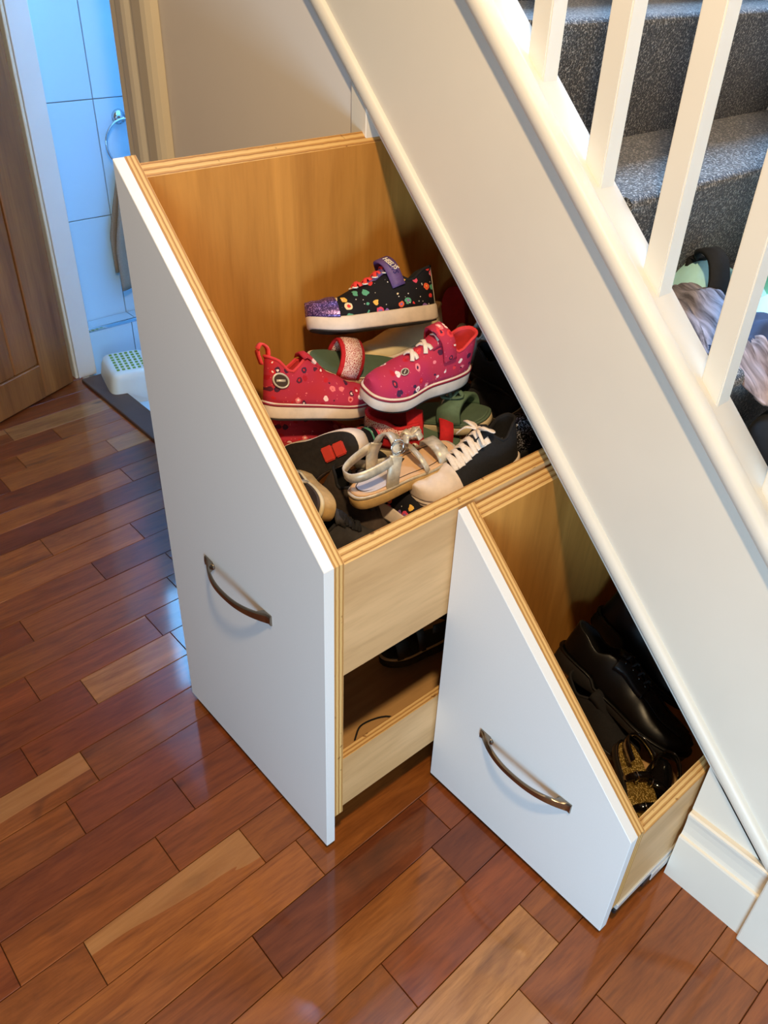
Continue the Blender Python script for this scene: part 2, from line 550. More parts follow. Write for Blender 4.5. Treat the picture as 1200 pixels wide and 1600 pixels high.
# ------------------------------------------------------------------ floor with its planks
floor = structure(box('floor', (-2.6, -2.4, -0.06), (2.4, 0.012, -0.0105), 'subfloor'), 'hardwood floor of reddish brown planks')
PW, PX0, PS = 0.093, -0.0472, -0.0393
joints = {-15: [-.363], -14: [-.235], -13: [-.395], -12: [-.127, -.482], -11: [-.66], -10: [-.170, -.72], -9: [-.62], -8: [-.510], -7: [-.281, -.86], -6: [-.445],
          -5: [-.269, -.680], -4: [-.317, -.95], -3: [-.432, -.743], -2: [-.413, -.649], -1: [-.827, -.20], 0: [-.736, -.1], 1: [-.809, -.28], 2: [-.621, -.05],
          3: [-.711, -1.011, -.2], 4: [-.579, -.902, -.1], 5: [-.509, -1.1], 6: [-.263, -.675], 7: [-.318, -.87], 8: [-.534, -.06], 9: [-.273, -.74], 10: [-.385, -.95],
          11: [-.292, -.7], 12: [-.080, -.5], 13: [-.3, -.8]}
TONES = [rgb(142, 75, 29), rgb(134, 66, 26), rgb(148, 82, 32), rgb(124, 59, 25), rgb(144, 78, 30), rgb(136, 69, 28)]
TAN = rgb(178, 120, 66); AMB = rgb(160, 92, 38); DRK = rgb(122, 60, 26)
# (row, index counted from the wall outwards) -> tone, sapwood share
special = {(4, 2): (AMB, 0.43), (9, 1): (TAN, 0), (7, 1): (AMB, 0.0), (7, 0): (DRK, 0.3), (11, 1): (TONES[0], 0.0), (-12, 0): (TAN, 0), (-10, 1): (AMB, 0), (-13, 0): (AMB, 0),
           (-14, 0): (AMB, 0), (-15, 0): (TAN, 0), (-12, 1): (AMB, 0), (-11, 0): (DRK, 0), (-9, 0): (DRK, 0), (-8, 0): (AMB, 0), (-8, 1): (AMB, 0), (-7, 1): (AMB, 0),
           (-2, 1): (TAN, 0.2), (-3, 0): (DRK, 0), (-7, 0): (DRK, 0), (-6, 0): (DRK, 0), (6, 1): (DRK, 0), (7, 2): (TONES[0], 0.40), (3, 2): (TONES[4], 0), (10, 1): (TONES[2], 0.42),
           (12, 0): (AMB, 0), (8, 1): (TONES[1], 0), (5, 1): (AMB, 0), (3, 1): (TONES[0], 0.0), (8, 0): (TONES[3], 0)}
rp = random.Random(11)
for k in range(-26, 26):
    ys = sorted(joints.get(k, [-rp.uniform(.1, .6)]), reverse=True)
    while ys[-1] > -1.9:
        ys.append(ys[-1] - rp.uniform(.33, .72))
    ys = [0.012] + ys
    ys[-1] = min(ys[-1], -2.4)
    for i in range(len(ys) - 1):
        y1, y0 = ys[i], max(ys[i + 1], -2.4)
        if y1 - y0 < 0.03:
            continue
        xm = PX0 + PW * (k + 0.5) + PS * (y0 + y1) / 2
        if not (-2.55 < xm < 2.35):
            continue
        g = 0.0006; bm = bmesh.new()
        cy = (y0 + y1) / 2; hw = PW / 2 - g; hl = (y1 - y0) / 2 - g
        dz = rp.uniform(-0.0004, 0.0004)
        bmesh.ops.create_cube(bm, size=1)
        for v in bm.verts:
            yy = v.co.y * 2 * hl
            v.co = Vector((v.co.x * 2 * hw + PS * yy, yy, -0.005 + v.co.z * 0.010 + dz))
        bmesh.ops.bevel(bm, geom=[e for e in bm.edges if all(v.co.z > -0.004 for v in e.verts)], offset=0.0009, segments=1, affect='EDGES')
        o = bm_obj('plank', bm, 'plank', floor)
        o.location = (xm, cy, 0)
        tone, sap = special.get((k, i), (rp.choice(TONES), 0.0 if rp.random() > 0.10 else rp.uniform(0.2, 0.34)))
        j = rp.uniform(0.9, 1.1)
        o.color = (tone[0] * j, tone[1] * j, tone[2] * j, sap)

# ------------------------------------------------------------------ walls at the stair line (y = 0)
wb = structure(empty('wall_back'), 'beige wall below the stairs and around the bathroom doorway')
prism('spandrel', [(-0.93, 0), (-0.032, 0), (-0.032, top(-0.032) + 0.06), (-0.93, top(-0.93) + 0.06)], 1, 0.006, 0.10, 'wall_paint', wb)
box('lintel', (-1.70, 0.006, 2.02), (-0.93, 0.10, 2.6), 'wall_paint', wb)
box('pier', (-2.6, 0.006, 0), (-1.66, 0.07, 2.6), 'wall_paint', wb)
wr = structure(prism('wall_right', [(0.9351, 0), (1.12, 0), (1.12, top(1.12) + 0.05), (0.9351, top(0.9351) + 0.0266)], 1, 0.0, 0.04, 'white_paint'), 'white wall patch under the foot of the stairs')
# post at the left edge of the drawer opening
structure(prism('trim_1', [(-0.0315, 0), (0.0105, 0), (0.0105, top(0.0105) + 0.036), (-0.0315, top(-0.0315) + 0.036)], 1, -0.004, 0.05, 'white_paint', bevel=0.0015), 'white upright post beside the tall drawer')
structure(box('wall_cupboard', (-0.06, 0.10, 0), (-0.034, 0.96, 1.27), 'wall_paint'), 'side wall of the cupboard under the stairs')
structure(box('wall_stair', (-1.2, 0.96, 0), (2.4, 1.0, 3.2), 'wall_paint'), 'wall on the far side of the stairs')
structure(prism('wall_light_block', [(-2.6, 2.6), (-1.55, 2.6), (-0.35, top(-0.35) + 0.44), (-0.35, 3.3), (-2.6, 3.3)], 1, 0.0, 0.05, 'wall_paint'), 'unseen wall added above the doorway to block the landing light')  # added out of view to keep landing daylight off the hall floor
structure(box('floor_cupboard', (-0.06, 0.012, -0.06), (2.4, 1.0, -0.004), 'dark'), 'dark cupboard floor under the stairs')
# baseboard right of the drawers
bb = [(0.0, 0.0), (-0.0165, 0.0), (-0.0165, 0.116), (-0.0150, 0.1195), (-0.0105, 0.121), (-0.0085, 0.130), (-0.0085, 0.150), (-0.0100, 0.165), (-0.0125, 0.176), (-0.0125, 0.181), (-0.009, 0.1835), (0.0, 0.1835)]
structure(prism('baseboard_right', bb, 0, 0.9365, 1.0905, 'white_paint'), 'white moulded skirting board right of the low drawer')

# ------------------------------------------------------------------ doorway to the bathroom
fr = structure(empty('trim_2', (-1.63, 0, 0)), 'white left jamb of the bathroom doorway')
box('jamb', (-1.66, -0.002, 0.0), (-1.63, 0.068, 2.02), 'jamb_white', fr, 0.002)
box('door_stop', (-1.668, -0.014, 0.0), (-1.634, -0.003, 2.02), 'trim_cream', fr, 0.002)
fr = structure(empty('trim_3', (-0.94, 0, 0)), 'cream moulded architrave right of the bathroom doorway')
box('jamb', (-0.938, -0.004, 0.0), (-0.905, 0.10, 2.02), 'trim_cream', fr, 0.003)
box('reveal', (-0.905, -0.001, 0.0), (-0.886, 0.06, 2.02), 'wall_paint', fr)
arch = [(-0.887, 0.004), (-0.887, -0.012), (-0.880, -0.017), (-0.846, -0.021), (-0.834, -0.018), (-0.822, -0.011), (-0.806, -0.010), (-0.800, -0.016), (-0.790, -0.022), (-0.744, -0.025), (-0.732, -0.020), (-0.722, -0.011), (-0.714, 0.004)]
o = prism('architrave', arch, 2, 0.0, 2.1, 'trim_cream', fr)
structure(box('trim_4', (-1.60, -0.008, -0.004), (-0.92, 0.078, 0.012), 'threshold', bevel=0.004, seg=2), 'dark brown threshold strip in the bathroom doorway')

# oak door standing open
door = structure(empty('door_1', (-1.604, -0.034, 0.008)), 'open oak door with tongue and groove boards')
ang = math.atan2(-0.918, 0.397)
door.rotation_euler = (0, 0, ang)


def dbox(name, x0, x1, z0, z1, t0, t1, parent, bev=0.003):
    bm = bmesh.new(); bmesh.ops.create_cube(bm, size=1)
    for v in bm.verts:
        v.co = Vector(((x0 + x1) / 2 + v.co.x * (x1 - x0), (t0 + t1) / 2 + v.co.y * (t1 - t0), (z0 + z1) / 2 + v.co.z * (z1 - z0)))
    bmesh.ops.bevel(bm, geom=list(bm.edges), offset=bev, segments=1, affect='EDGES')
    return bm_obj(name, bm, 'oak', parent)


dbox('stile', 0.0, 0.137, 0, 1.97, -0.035, 0.0, door)
dbox('stile', 0.56, 0.69, 0, 1.97, -0.035, 0.0, door)
dbox('rail', 0.137, 0.56, 0, 0.124, -0.035, 0.0, door)
dbox('rail', 0.137, 0.56, 1.82, 1.97, -0.035, 0.0, door)
for i in range(4):
    a = 0.137 + i * 0.10575
    dbox('board', a + 0.0004, a + 0.1053, 0.124, 1.82, -0.030, -0.006, door, 0.005)

# ------------------------------------------------------------------ bathroom
BX, BF = -1.76, -0.03
tl = structure(box('wall_left', (BX - 0.06, 0.07, BF), (BX - 0.006, 1.9, 2.1), 'grout'), 'pale glazed tile wall of the bathroom')
zs = [0.142, 0.527, 0.912, 1.297, 1.682, 2.067]
ysb = [0.072, 0.278, 0.878, 1.478, 1.9]
for i in range(len(zs) - 1):
    for j in range(len(ysb) - 1):
        box('tile', (BX - 0.008, ysb[j] + 0.0016, zs[i] + 0.0016), (BX, ysb[j + 1] - 0.0016, zs[i + 1] - 0.0016), 'tile', tl, 0.0012)
lg = structure(empty('trim_5', (-1.68, 0.07, BF)), 'tiled ledge with chrome edge along the bathroom wall')
box('ledge_tile', (-1.757, 0.072, 0.143), (-1.683, 0.276, 0.155), 'tile', lg, 0.001)
box('ledge_tile', (-1.757, 0.2795, 0.143), (-1.683, 0.876, 0.155), 'tile', lg, 0.001)
box('face_tile', (-1.70, 0.072, BF), (-1.681, 0.257, 0.142), 'tile', lg, 0.001)
box('face_tile', (-1.70, 0.2605, BF), (-1.681, 0.860, 0.142), 'tile', lg, 0.001)
box('edge_trim', (-1.690, 0.072, 0.1435), (-1.6785, 0.88, 0.1575), 'chrome', lg, 0.003, 2)
structure(box('floor_bathroom', (BX - 0.06, 0.0781, BF - 0.03), (-0.86, 1.9, BF), 'tile'), 'bathroom floor')
structure(box('ceiling_bathroom', (BX - 0.06, 0.10, 2.1), (-0.82, 1.94, 2.14), 'wall_paint'), 'bathroom ceiling')
structure(box('wall_bathroom_end', (BX - 0.06, 1.9, BF), (-0.82, 1.94, 2.1), 'tile'), 'far wall of the bathroom')
structure(box('wall_bathroom_side', (-0.86, 0.10, BF), (-0.82, 1.9, 2.1), 'tile'), 'side wall of the bathroom')
# bathroom window: frame and a bright daylight pane high on the tiled wall
win = structure(empty('window_1', (BX, 0.6, 1.36)), 'white framed frosted bathroom window')
t = NT('frosted_daylight'); t.b.inputs['Emission Color'].default_value = (0.20, 0.52, 1.0, 1); t.b.inputs['Emission Strength'].default_value = 19.0
M['daylight'] = t.set(rgb(200, 220, 240), 0.3)
box('pane', (BX + 0.001, 0.25, 1.29), (BX + 0.006, 0.92, 1.98), 'daylight', win)
for nm, lo, hi in (('frame', (BX, 0.20, 1.24), (BX + 0.025, 0.92, 1.29)), ('frame', (BX, 0.25, 1.98), (BX + 0.025, 0.97, 2.03)), ('frame', (BX, 0.20, 1.29), (BX + 0.025, 0.25, 2.03)), ('frame', (BX, 0.92, 1.24), (BX + 0.025, 0.97, 1.98))):
    box(nm, lo, hi, 'white_paint', win, 0.004)

# towel ring and towel
ry, rz = 0.361, 0.850
ring = tag(empty('towel_ring', (BX, ry, rz)), 'round chrome towel ring fixed to the bathroom tiles', 'towel ring')
bm = bmesh.new()
bmesh.ops.create_cone(bm, cap_ends=True, segments=28, radius1=0.026, radius2=0.021, depth=0.012)
bmesh.ops.transform(bm, matrix=Matrix.Translation((0.006, 0, 0)) @ Matrix.Rotation(PI / 2, 4, 'Y'), verts=bm.verts)
bm_obj('rose', bm, 'chrome', ring, True)
sweep('arm', [Vector((0.010, 0, 0)), Vector((0.030, 0, 0)), Vector((0.042, 0, -0.004))], circ_sect(0.008), 'chrome', ring)
RR = 0.078
sweep('hoop', [Vector((0.040, RR * math.sin(a), -RR + RR * math.cos(a))) for a in [2 * PI * i / 40 for i in range(40)]], circ_sect(0.0045), 'chrome', ring, up=Vector((1, 0, 0)), closed=True)


def towel_mesh():
    bm = bmesh.new(); nu, nv = 26, 34; G = []
    for i in range(nu + 1):
        u = i / nu; row = []
        for j in range(nv + 1):
            v = j / nv
            # front flap and back flap over the hoop: v from front bottom over the bar to back bottom
            if v < 0.5:
                z = -0.158 - 0.42 * (1 - v / 0.5); side = 1
            else:
                z = -0.158 - 0.36 * (v - 0.5) / 0.5; side = -1
            d = abs(v - 0.5) * 2
            wd = 0.060 + 0.062 * min(1, d * 1.6)
            y = (u - 0.5) * 2 * wd
            x = 0.040 + side * (0.006 + 0.012 * min(1, d * 3)) + 0.007 * math.sin(u * 17 + d * 1.3) * min(1, d * 2 + 0.4)
            zz = z + (0.008 * math.cos(PI * min(1, d * 6)) if d < 0.17 else -0.008)
            row.append(bm.verts.new((max(x, 0.006), y, zz)))
        G.append(row)
    for i in range(nu):
        for j in range(nv):
            bm.faces.new((G[i][j], G[i + 1][j], G[i + 1][j + 1], G[i][j + 1]))
    return bm


tw = bm_obj('hand_towel', towel_mesh(), 'towel', None, True)
tw.location = (BX, ry + 0.01, rz)
md = tw.modifiers.new('thick', 'SOLIDIFY'); md.thickness = 0.005; md.offset = 0
tag(tw, 'taupe hand towel hanging from the chrome ring', 'towel')

# step stool
st = tag(empty('step_stool', (-1.495, 0.137, BF)), 'low white plastic step stool with green anti-slip pads in bathroom', 'stool')
st.rotation_euler = (0, 0, math.radians(-14))
bm = bmesh.new()
lv = [(0.0, 0.118, 0.098), (0.02, 0.116, 0.096), (0.085, 0.104, 0.084), (0.104, 0.098, 0.078), (0.112, 0.090, 0.070), (0.115, 0.080, 0.060)]
prev = None
for z, hx, hy in lv:
    ringv = []
    for i in range(40):
        a = 2 * PI * i / 40; c, s = math.cos(a), math.sin(a)
        ringv.append(bm.verts.new((hx * math.copysign(abs(c) ** 0.3, c), hy * math.copysign(abs(s) ** 0.3, s), z)))
    if prev:
        for i in range(40):
            bm.faces.new((prev[i], prev[(i + 1) % 40], ringv[(i + 1) % 40], ringv[i]))
    prev = ringv
bm.faces.new(prev)
bm_obj('stool_body', bm, 'plastic_white', st, True)
pm = None
for i in range(7):
    for j in range(6):
        if pm is None:
            bm = bmesh.new(); bmesh.ops.create_cube(bm, size=1)
            bmesh.ops.scale(bm, vec=(0.0125, 0.0105, 0.003), verts=bm.verts)
            bmesh.ops.bevel(bm, geom=list(bm.edges), offset=0.001, segments=1, affect='EDGES')
            po = bm_obj('anti_slip_pad', bm, 'green_pad', st); pm = po.data
        else:
            po = bpy.data.objects.new('anti_slip_pad', pm); COL.objects.link(po); po.parent = st
        po.location = (-0.067 + i * 0.0223, -0.0475 + j * 0.019, 0.1155)

# ------------------------------------------------------------------ staircase
stair = tag(empty('staircase', (1.13, 0.05, 0)), 'white painted staircase with square balusters and dark grey carpet', 'staircase')
A0, A1 = -1.7, 1.30
slope_prism('string_board', [(0.0, 0.0194), (0.0, 0.312), (0.045, 0.312), (0.045, 0.0194)], A0, A1, 'white_paint', stair, xend=1.10)
capp = [(-0.002, 0.308), (-0.012, 0.309), (-0.018, 0.313), (-0.021, 0.320), (-0.0205, 0.328), (-0.016, 0.3345), (-0.008, 0.338), (0.002, 0.3375), (0.010, 0.334), (0.016, 0.3305), (0.019, 0.330), (0.068, 0.330), (0.070, 0.328), (0.070, 0.306)]
slope_prism('capping_rail', capp, A0, A1, 'white_paint', stair, smooth=True, xend=1.10)
bead = [(0.0005, 0.0275)] + [(-0.0125 * math.sin(PI * i / 10) ** 0.8, 0.0415 - 0.0135 * math.cos(PI * i / 10)) for i in range(1, 10)] + [(0.0005, 0.0555)]
slope_prism('bead_moulding', bead, A0, A1, 'white_paint', stair, smooth=True, xend=1.10)
# balusters: square, foot cut to the slope
ay = 0.330
for i in range(-4, 4):
    xr = 0.4935 + 0.1292 * i; xl = xr - 0.034
    if xr > 1.06:
        continue

    def capz(x):
        return top(x) + 0.330 / CT - 0.001
    off = org(stair); bm = bmesh.new()
    lo = [bm.verts.new(Vector(p) - off) for p in ((xl, 0.028, capz(xl)), (xr, 0.028, capz(xr)), (xr, 0.062, capz(xr)), (xl, 0.062, capz(xl)))]
    hi = [bm.verts.new(v.co + Vector((0, 0, 0.86))) for v in lo]
    bm.faces.new(lo); bm.faces.new(hi)
    for q in range(4):
        bm.faces.new((lo[q], lo[(q + 1) % 4], hi[(q + 1) % 4], hi[q]))
    bmesh.ops.bevel(bm, geom=[e for e in bm.edges if abs(e.verts[0].co.x - e.verts[1].co.x) < 1e-6 and abs(e.verts[0].co.y - e.verts[1].co.y) < 1e-6], offset=0.002, segments=2, affect='EDGES')
    bm_obj('baluster', bm, 'white_paint', stair)
hb = 0.330 + 0.86 * CT
slope_prism('handrail', [(0.016, hb - 0.004), (0.014, hb + 0.018), (0.022, hb + 0.036), (0.045, hb + 0.042), (0.068, hb + 0.036), (0.076, hb + 0.018), (0.074, hb - 0.004)], -0.70, 1.0, 'white_paint', stair, smooth=True, xend=1.10)
# newel post at the foot
box('newel_post', (1.090, -0.027, 0.0), (1.19, 0.073, 1.35), 'white_paint', stair, 0.003, 2)
# carpeted steps
RISE, GO, N1X, N1Z = 0.2036, 0.218, 0.3076, 1.3288
for k in range(-4, 5):
    nx, nz = N1X + GO * k, N1Z - RISE * k
    pts = [(nx - GO - 0.075, nz)] + [(nx - 0.014 + 0.014 * math.sin(a), nz - 0.014 + 0.014 * math.cos(a)) for a in [PI * i / 12 for i in range(0, 7)]]
    pts += [(nx - 0.004, nz - 0.030), (nx - 0.052, nz - RISE), (nx - 0.058, nz - RISE - 0.05), (nx - GO - 0.075, nz - 0.05)]
    prism('carpet_step', pts, 1, 0.0705, 0.958, 'carpet', stair)
# soffit closing the underside of the flight
slope_prism('soffit', [(0.046, 0.10), (0.958, 0.10), (0.958, 0.085), (0.046, 0.085)], A0, 1.25, 'wall_paint', stair)


# ------------------------------------------------------------------ drawers
def bow_handle(parent, cx, cz, yface, length=0.207):
    """Arched bar handle in brushed metal: wedge feet at both ends run into a thin bowed grip."""
    off = org(parent); n = 36
    outer = []; inner = []
    for i in range(n + 1):
        u = i / n; x = cx + (u - 0.5) * length
        yo = 0.0305 * (1 - abs(2 * u - 1) ** 2.3)
        outer.append((x, yo, u))
    h = empty('handle', (cx - off.x, yface - off.y, cz - off.z)); h.parent = parent

    def wz(u):
        return 0.0062 + 0.0045 * abs(2 * u - 1) ** 2
    bm = bmesh.new(); R = []
    for x, yo, u in outer:
        th = 0.0048
        yi = max(0.0, yo - th) if 0.13 < u < 0.87 else 0.0
        if u < 0.02 or u > 0.98:
            yo = max(yo, 0.004)
        w = wz(u)
        R.append([bm.verts.new((x - cx, -yo, w * 0.8)), bm.verts.new((x - cx, -yo - 0.0006, 0)), bm.verts.new((x - cx, -yo, -w * 0.8)), bm.verts.new((x - cx, -(yo * 0.6 + yi * 0.4), -w)), bm.verts.new((x - cx, -yi, -w)), bm.verts.new((x - cx, -yi, w)), bm.verts.new((x - cx, -(yo * 0.6 + yi * 0.4), w))])
    m = 7
    for i in range(n):
        for j in range(m):
            bm.faces.new((R[i][j], R[i][(j + 1) % m], R[i + 1][(j + 1) % m], R[i + 1][j]))
    bm.faces.new(R[0]); bm.faces.new(list(reversed(R[-1])))
    g = bm_obj('grip', bm, 'metal', h, True)
    md = g.modifiers.new('edges', 'EDGE_SPLIT'); md.split_angle = math.radians(40)
    for sx in (-1, 1):
        bm = bmesh.new(); bmesh.ops.create_cone(bm, cap_ends=True, segments=16, radius1=0.0065, radius2=0.0065, depth=0.004)
        bmesh.ops.transform(bm, matrix=Matrix.Translation((sx * 0.080, -0.0015, 0)) @ Matrix.Rotation(PI / 2, 4, 'X'), verts=bm.verts)
        bm_obj('foot', bm, 'metal', h, True)
    return h


def front_poly(x0, x1, zb):
    return [(x0, zb), (x1, zb), (x1, top(x1)), (x0, top(x0))]


def side_prism(name, x0, x1, y0, y1, zb, parent, dz=-0.008):
    """Upright ply side board whose top edge is bevelled to the stair slope."""
    poly = [(x0, zb), (x1, zb), (x1, top(x1) + dz), (x0, top(x0) + dz)]
    off = org(parent); bm = bmesh.new()
    va = [bm.verts.new(Vector((p[0], y0, p[1])) - off) for p in poly]
    vb = [bm.verts.new(Vector((p[0], y1, p[1])) - off) for p in poly]
    bm.faces.new(va); bm.faces.new(list(reversed(vb)))
    for i in range(4):
        bm.faces.new((va[i], va[(i + 1) % 4], vb[(i + 1) % 4], vb[i]))
    bmesh.ops.recalc_face_normals(bm, faces=bm.faces)
    for f in bm.faces:
        f.material_index = 0 if abs(f.normal.x) > 0.9 else 1
    return bm_obj(name, bm, ['ply_v', 'edge_x'], parent)


T = 0.018
YB = 0.40
# --- tall drawer
big = tag(empty('under_stair_pull_out', (0.247, -D1, 0.0)), 'tall white sloping drawer, wider of the two, pulled furthest out with open side', 'drawer', 'pull-out drawers under the stairs')
prism('front_panel', front_poly(0, W1, 0.014), 1, -D1, -D1 + 0.019, 'panel_white', big, 0.0008)
yf = -D1 + 0.019
prism('front_board', front_poly(0.0, W1, 0.09), 1, yf, yf + T, ['ply_v', 'edge_y'], big, cap_mat=(0, 1))
yi = yf + T
side_prism('side_board', 0.0, T, yi, YB, 0.105, big, -0.012)
L = side_prism('side_board', W1 - T, W1, yi, YB, 0.4538, big, -0.003)
L.data.materials[0] = M['ply_h']
lowb = box('side_rail', (W1 - T, yi, 0.1076), (W1, YB, 0.2421), ['ply_h', 'edge_x'], big, axis_mats=[0, 1, 1])
box('shelf_board', (T, yi, 0.532), (W1 - T, YB, 0.550), ['ply_h', 'edge_z'], big, axis_mats=[1, 1, 0])
box('base_board', (T, yi, 0.1076), (W1 - T, YB, 0.1256), ['ply_h', 'edge_z'], big, axis_mats=[1, 1, 0])
prism('back_board', front_poly(T, W1 - T, 0.105), 1, YB - T, YB, ['ply_v', 'edge_y'], big, cap_mat=(0, 1)).location.z = -0.02
bow_handle(big, 0.247, 0.4902, -D1)
# --- low drawer
sm = tag(empty('under_stair_pull_out', (X2 + W2 / 2, -D2, 0.0)), 'low white triangular drawer nearest the skirting, holding black shoes', 'drawer', 'pull-out drawers under the stairs')
x3 = X2 + W2
prism('front_panel', front_poly(X2, x3, 0.014), 1, -D2, -D2 + 0.019, 'panel_white', sm, 0.0008)
yf2 = -D2 + 0.019
prism('front_board', front_poly(X2, x3, 0.065), 1, yf2, yf2 + T, ['ply_v', 'edge_y'], sm, cap_mat=(0, 1))
yi2 = yf2 + T
side_prism('side_board', X2, X2 + T, yi2, YB + 0.1, 0.065, sm, -0.008)
L = side_prism('side_board', x3 - T, x3, yi2, YB + 0.1, 0.065, sm, -0.012)
L.data.materials[0] = M['ply_h']
box('base_board', (X2 + T, yi2, 0.080), (x3 - T, YB + 0.1, 0.098), ['ply_h', 'edge_z'], sm, axis_mats=[1, 1, 0])
prism('back_board', front_poly(X2 + T, x3 - T, 0.085), 1, YB + 0.1 - T, YB + 0.1, ['ply_v', 'edge_y'], sm, cap_mat=(0, 1)).location.z = -0.02
bow_handle(sm, 0.7145, 0.2465, -D2)
# runner under the low drawer's outer side
rn = empty('runner', (x3 - 0.006 - sm.location.x, -0.1 - sm.location.y, 0.05)); rn.parent = sm
box('inner_rail', (x3 - 0.014, yi2 - 0.004, 0.050), (x3 + 0.0035, 0.30, 0.0645), 'zinc', rn, 0.001)
box('outer_rail', (x3 - 0.014, -0.070, 0.028), (x3 + 0.0055, 0.30, 0.0495), 'zinc', rn, 0.001)
box('release_clip', (x3 - 0.012, -0.098, 0.034), (x3 + 0.005, -0.0705, 0.0495), 'black_plastic', rn, 0.002)
box('end_cap', (x3 - 0.014, yi2 - 0.006, 0.036), (x3 + 0.003, yi2 + 0.010, 0.0495), 'black_plastic', rn, 0.002)
rn = empty('runner', (X2 + 0.006 - sm.location.x, -0.1 - sm.location.y, 0.05)); rn.parent = sm
box('inner_rail', (X2 + 0.006, yi2 - 0.004, 0.047), (X2 + 0.020, 0.30, 0.064), 'zinc', rn, 0.001)

# ------------------------------------------------------------------ shoe builders
# every pose: heel point, toe point (under the sole, world metres) and the shoe's own up direction
POSE = {
    'candy_top': ((0.186, 0.028, 0.834), (0.100, -0.197, 0.831), (-0.421, 0.197, 0.885)),
    'pink': ((0.292, -0.001, 0.767), (0.272, -0.219, 0.771), (0.108, -0.428, 0.897)),
    'coral': ((0.163, -0.348, 0.745), (0.211, -0.157, 0.704), (-0.305, 0.147, 0.941)),
    'darkred': ((0.150, -0.327, 0.658), (0.194, -0.147, 0.610), (-0.333, 0.249, 0.910)),
    'upturned': ((0.306, -0.263, 0.737), (0.176, -0.347, 0.630), (-0.272, 0.928, -0.254)),
    'candy_low': ((0.288, -0.240, 0.598), (0.467, -0.206, 0.592), (0.367, 0.382, 0.848)),
    'canvas': ((0.426, 0.012, 0.650), (0.418, -0.212, 0.628), (-0.150, -0.246, 0.958)),
    'cream_toe': ((0.117, 0.119, 0.750), (0.107, -0.088, 0.738), (-0.158, -0.040, 0.987)),
    'red_insole': ((0.201, 0.123, 0.703), (0.352, 0.180, 0.669), (0.045, -0.084, 0.995)),
    'white_rim': ((0.215, 0.091, 0.624), (0.343, 0.125, 0.662), (0.057, 0.037, 0.998)),
    'dark_toe': ((0.381, 0.157, 0.618), (0.354, -0.005, 0.665), (-0.106, -0.088, 0.990)),
    'sparkle': ((0.417, 0.106, 0.654), (0.389, -0.063, 0.643), (-0.171, -0.162, 0.972)),
    'red_back': ((0.057, 0.204, 0.824), (0.158, 0.124, 0.679), (-0.494, 0.841, -0.222)),
    'pale_back': ((0.204, 0.183, 0.722), (0.146, 0.043, 0.684), (-0.008, -0.038, 0.999)),
    'boot_a': ((0.321, -0.392, 0.567), (0.393, -0.268, 0.550), (-0.021, -0.159, 0.987)),
    'boot_b': ((0.243, -0.292, 0.613), (0.376, -0.254, 0.546), (0.218, 0.033, 0.975)),
    'black_deep': ((0.452, 0.128, 0.621), (0.381, -0.006, 0.602), (-0.021, -0.159, 0.987)),
    'black_mid': ((0.197, -0.165, 0.607), (0.297, -0.024, 0.603), (0.045, -0.084, 0.995)),
    'silver': ((0.358, -0.306, 0.653), (0.383, -0.111, 0.690), (-0.144, -0.292, 0.946)),
    'silver_pair': ((0.283, -0.254, 0.625), (0.327, -0.089, 0.614), (-0.021, -0.159, 0.987)),
    'lace_a': ((0.168, -0.031, 0.729), (0.119, -0.225, 0.786), (0.272, 0.011, 0.962)),
    'lace_b': ((0.233, -0.180, 0.659), (0.327, -0.034, 0.649), (0.088, -0.121, 0.989)),
    'olive': ((0.215, -0.053, 0.660), (0.364, 0.007, 0.701), (0.121, -0.083, 0.989)),
    'brown': ((0.360, -0.349, 0.662), (0.192, -0.307, 0.617), (-0.461, -0.834, 0.303)),
    'leather_a': ((0.552, 0.085, 0.205), (0.853, 0.104, 0.145), (0.409, 0.379, 0.830)),
    'leather_b': ((0.541, 0.218, 0.222), (0.794, 0.229, 0.143), (0.308, 0.359, 0.881)),
    'gold_a': ((0.765, 0.016, 0.178), (0.888, -0.050, 0.127), (0.340, -0.004, 0.940)),
    'dark_fill_shoe': ((0.593, 0.072, 0.151), (0.779, 0.063, 0.105), (0.248, -0.121, 0.961)),
    'gold_b': ((0.832, 0.069, 0.143), (0.883, -0.052, 0.113), (0.248, -0.121, 0.961)),
    'lower': ((0.331, -0.007, 0.139), (0.298, -0.171, 0.140), (-0.206, -0.139, 0.969)),
}


def place(o, key):
    h, t, u = (Vector(v) for v in POSE[key])
    x = (t - h).normalized(); z = (u - x * u.dot(x)).normalized(); y = z.cross(x)
    o.matrix_world = Matrix(((x.x, y.x, z.x, h.x), (x.y, y.y, z.y, h.y), (x.z, y.z, z.z, h.z), (0, 0, 0, 1)))
    return (t - h).length


class Last:
    """The outline of a foot: x runs from heel (0) to toe (L)."""

    def __init__(s, L, Wd, p=2.9, heel=0.74, curve=0.10, spring=0.012, flip=1):
        s.L, s.W, s.p, s.heel, s.curve, s.spring, s.flip = L, Wd, p, heel, curve, spring, flip

    def hw(s, t):
        e = max(0.0, 1 - abs(2 * t - 1) ** s.p) ** (1 / s.p)
        body = interp(t, [(0, s.heel), (0.22, s.heel), (0.42, s.heel * 0.97), (0.74, 1.0), (1, 0.96)])
        return s.W / 2 * e * body

    def cy(s, t):
        return s.flip * s.W * s.curve * (math.sin(PI * t) * 0.6 - t * 0.35)

    def rise(s, t):
        return s.spring * max(0.0, (t - 0.68) / 0.32) ** 2 + 0.2 * s.spring * max(0.0, (0.1 - t) / 0.1) ** 2


def us(n):
    return [(1 - math.cos(PI * i / n)) / 2 for i in range(n + 1)]


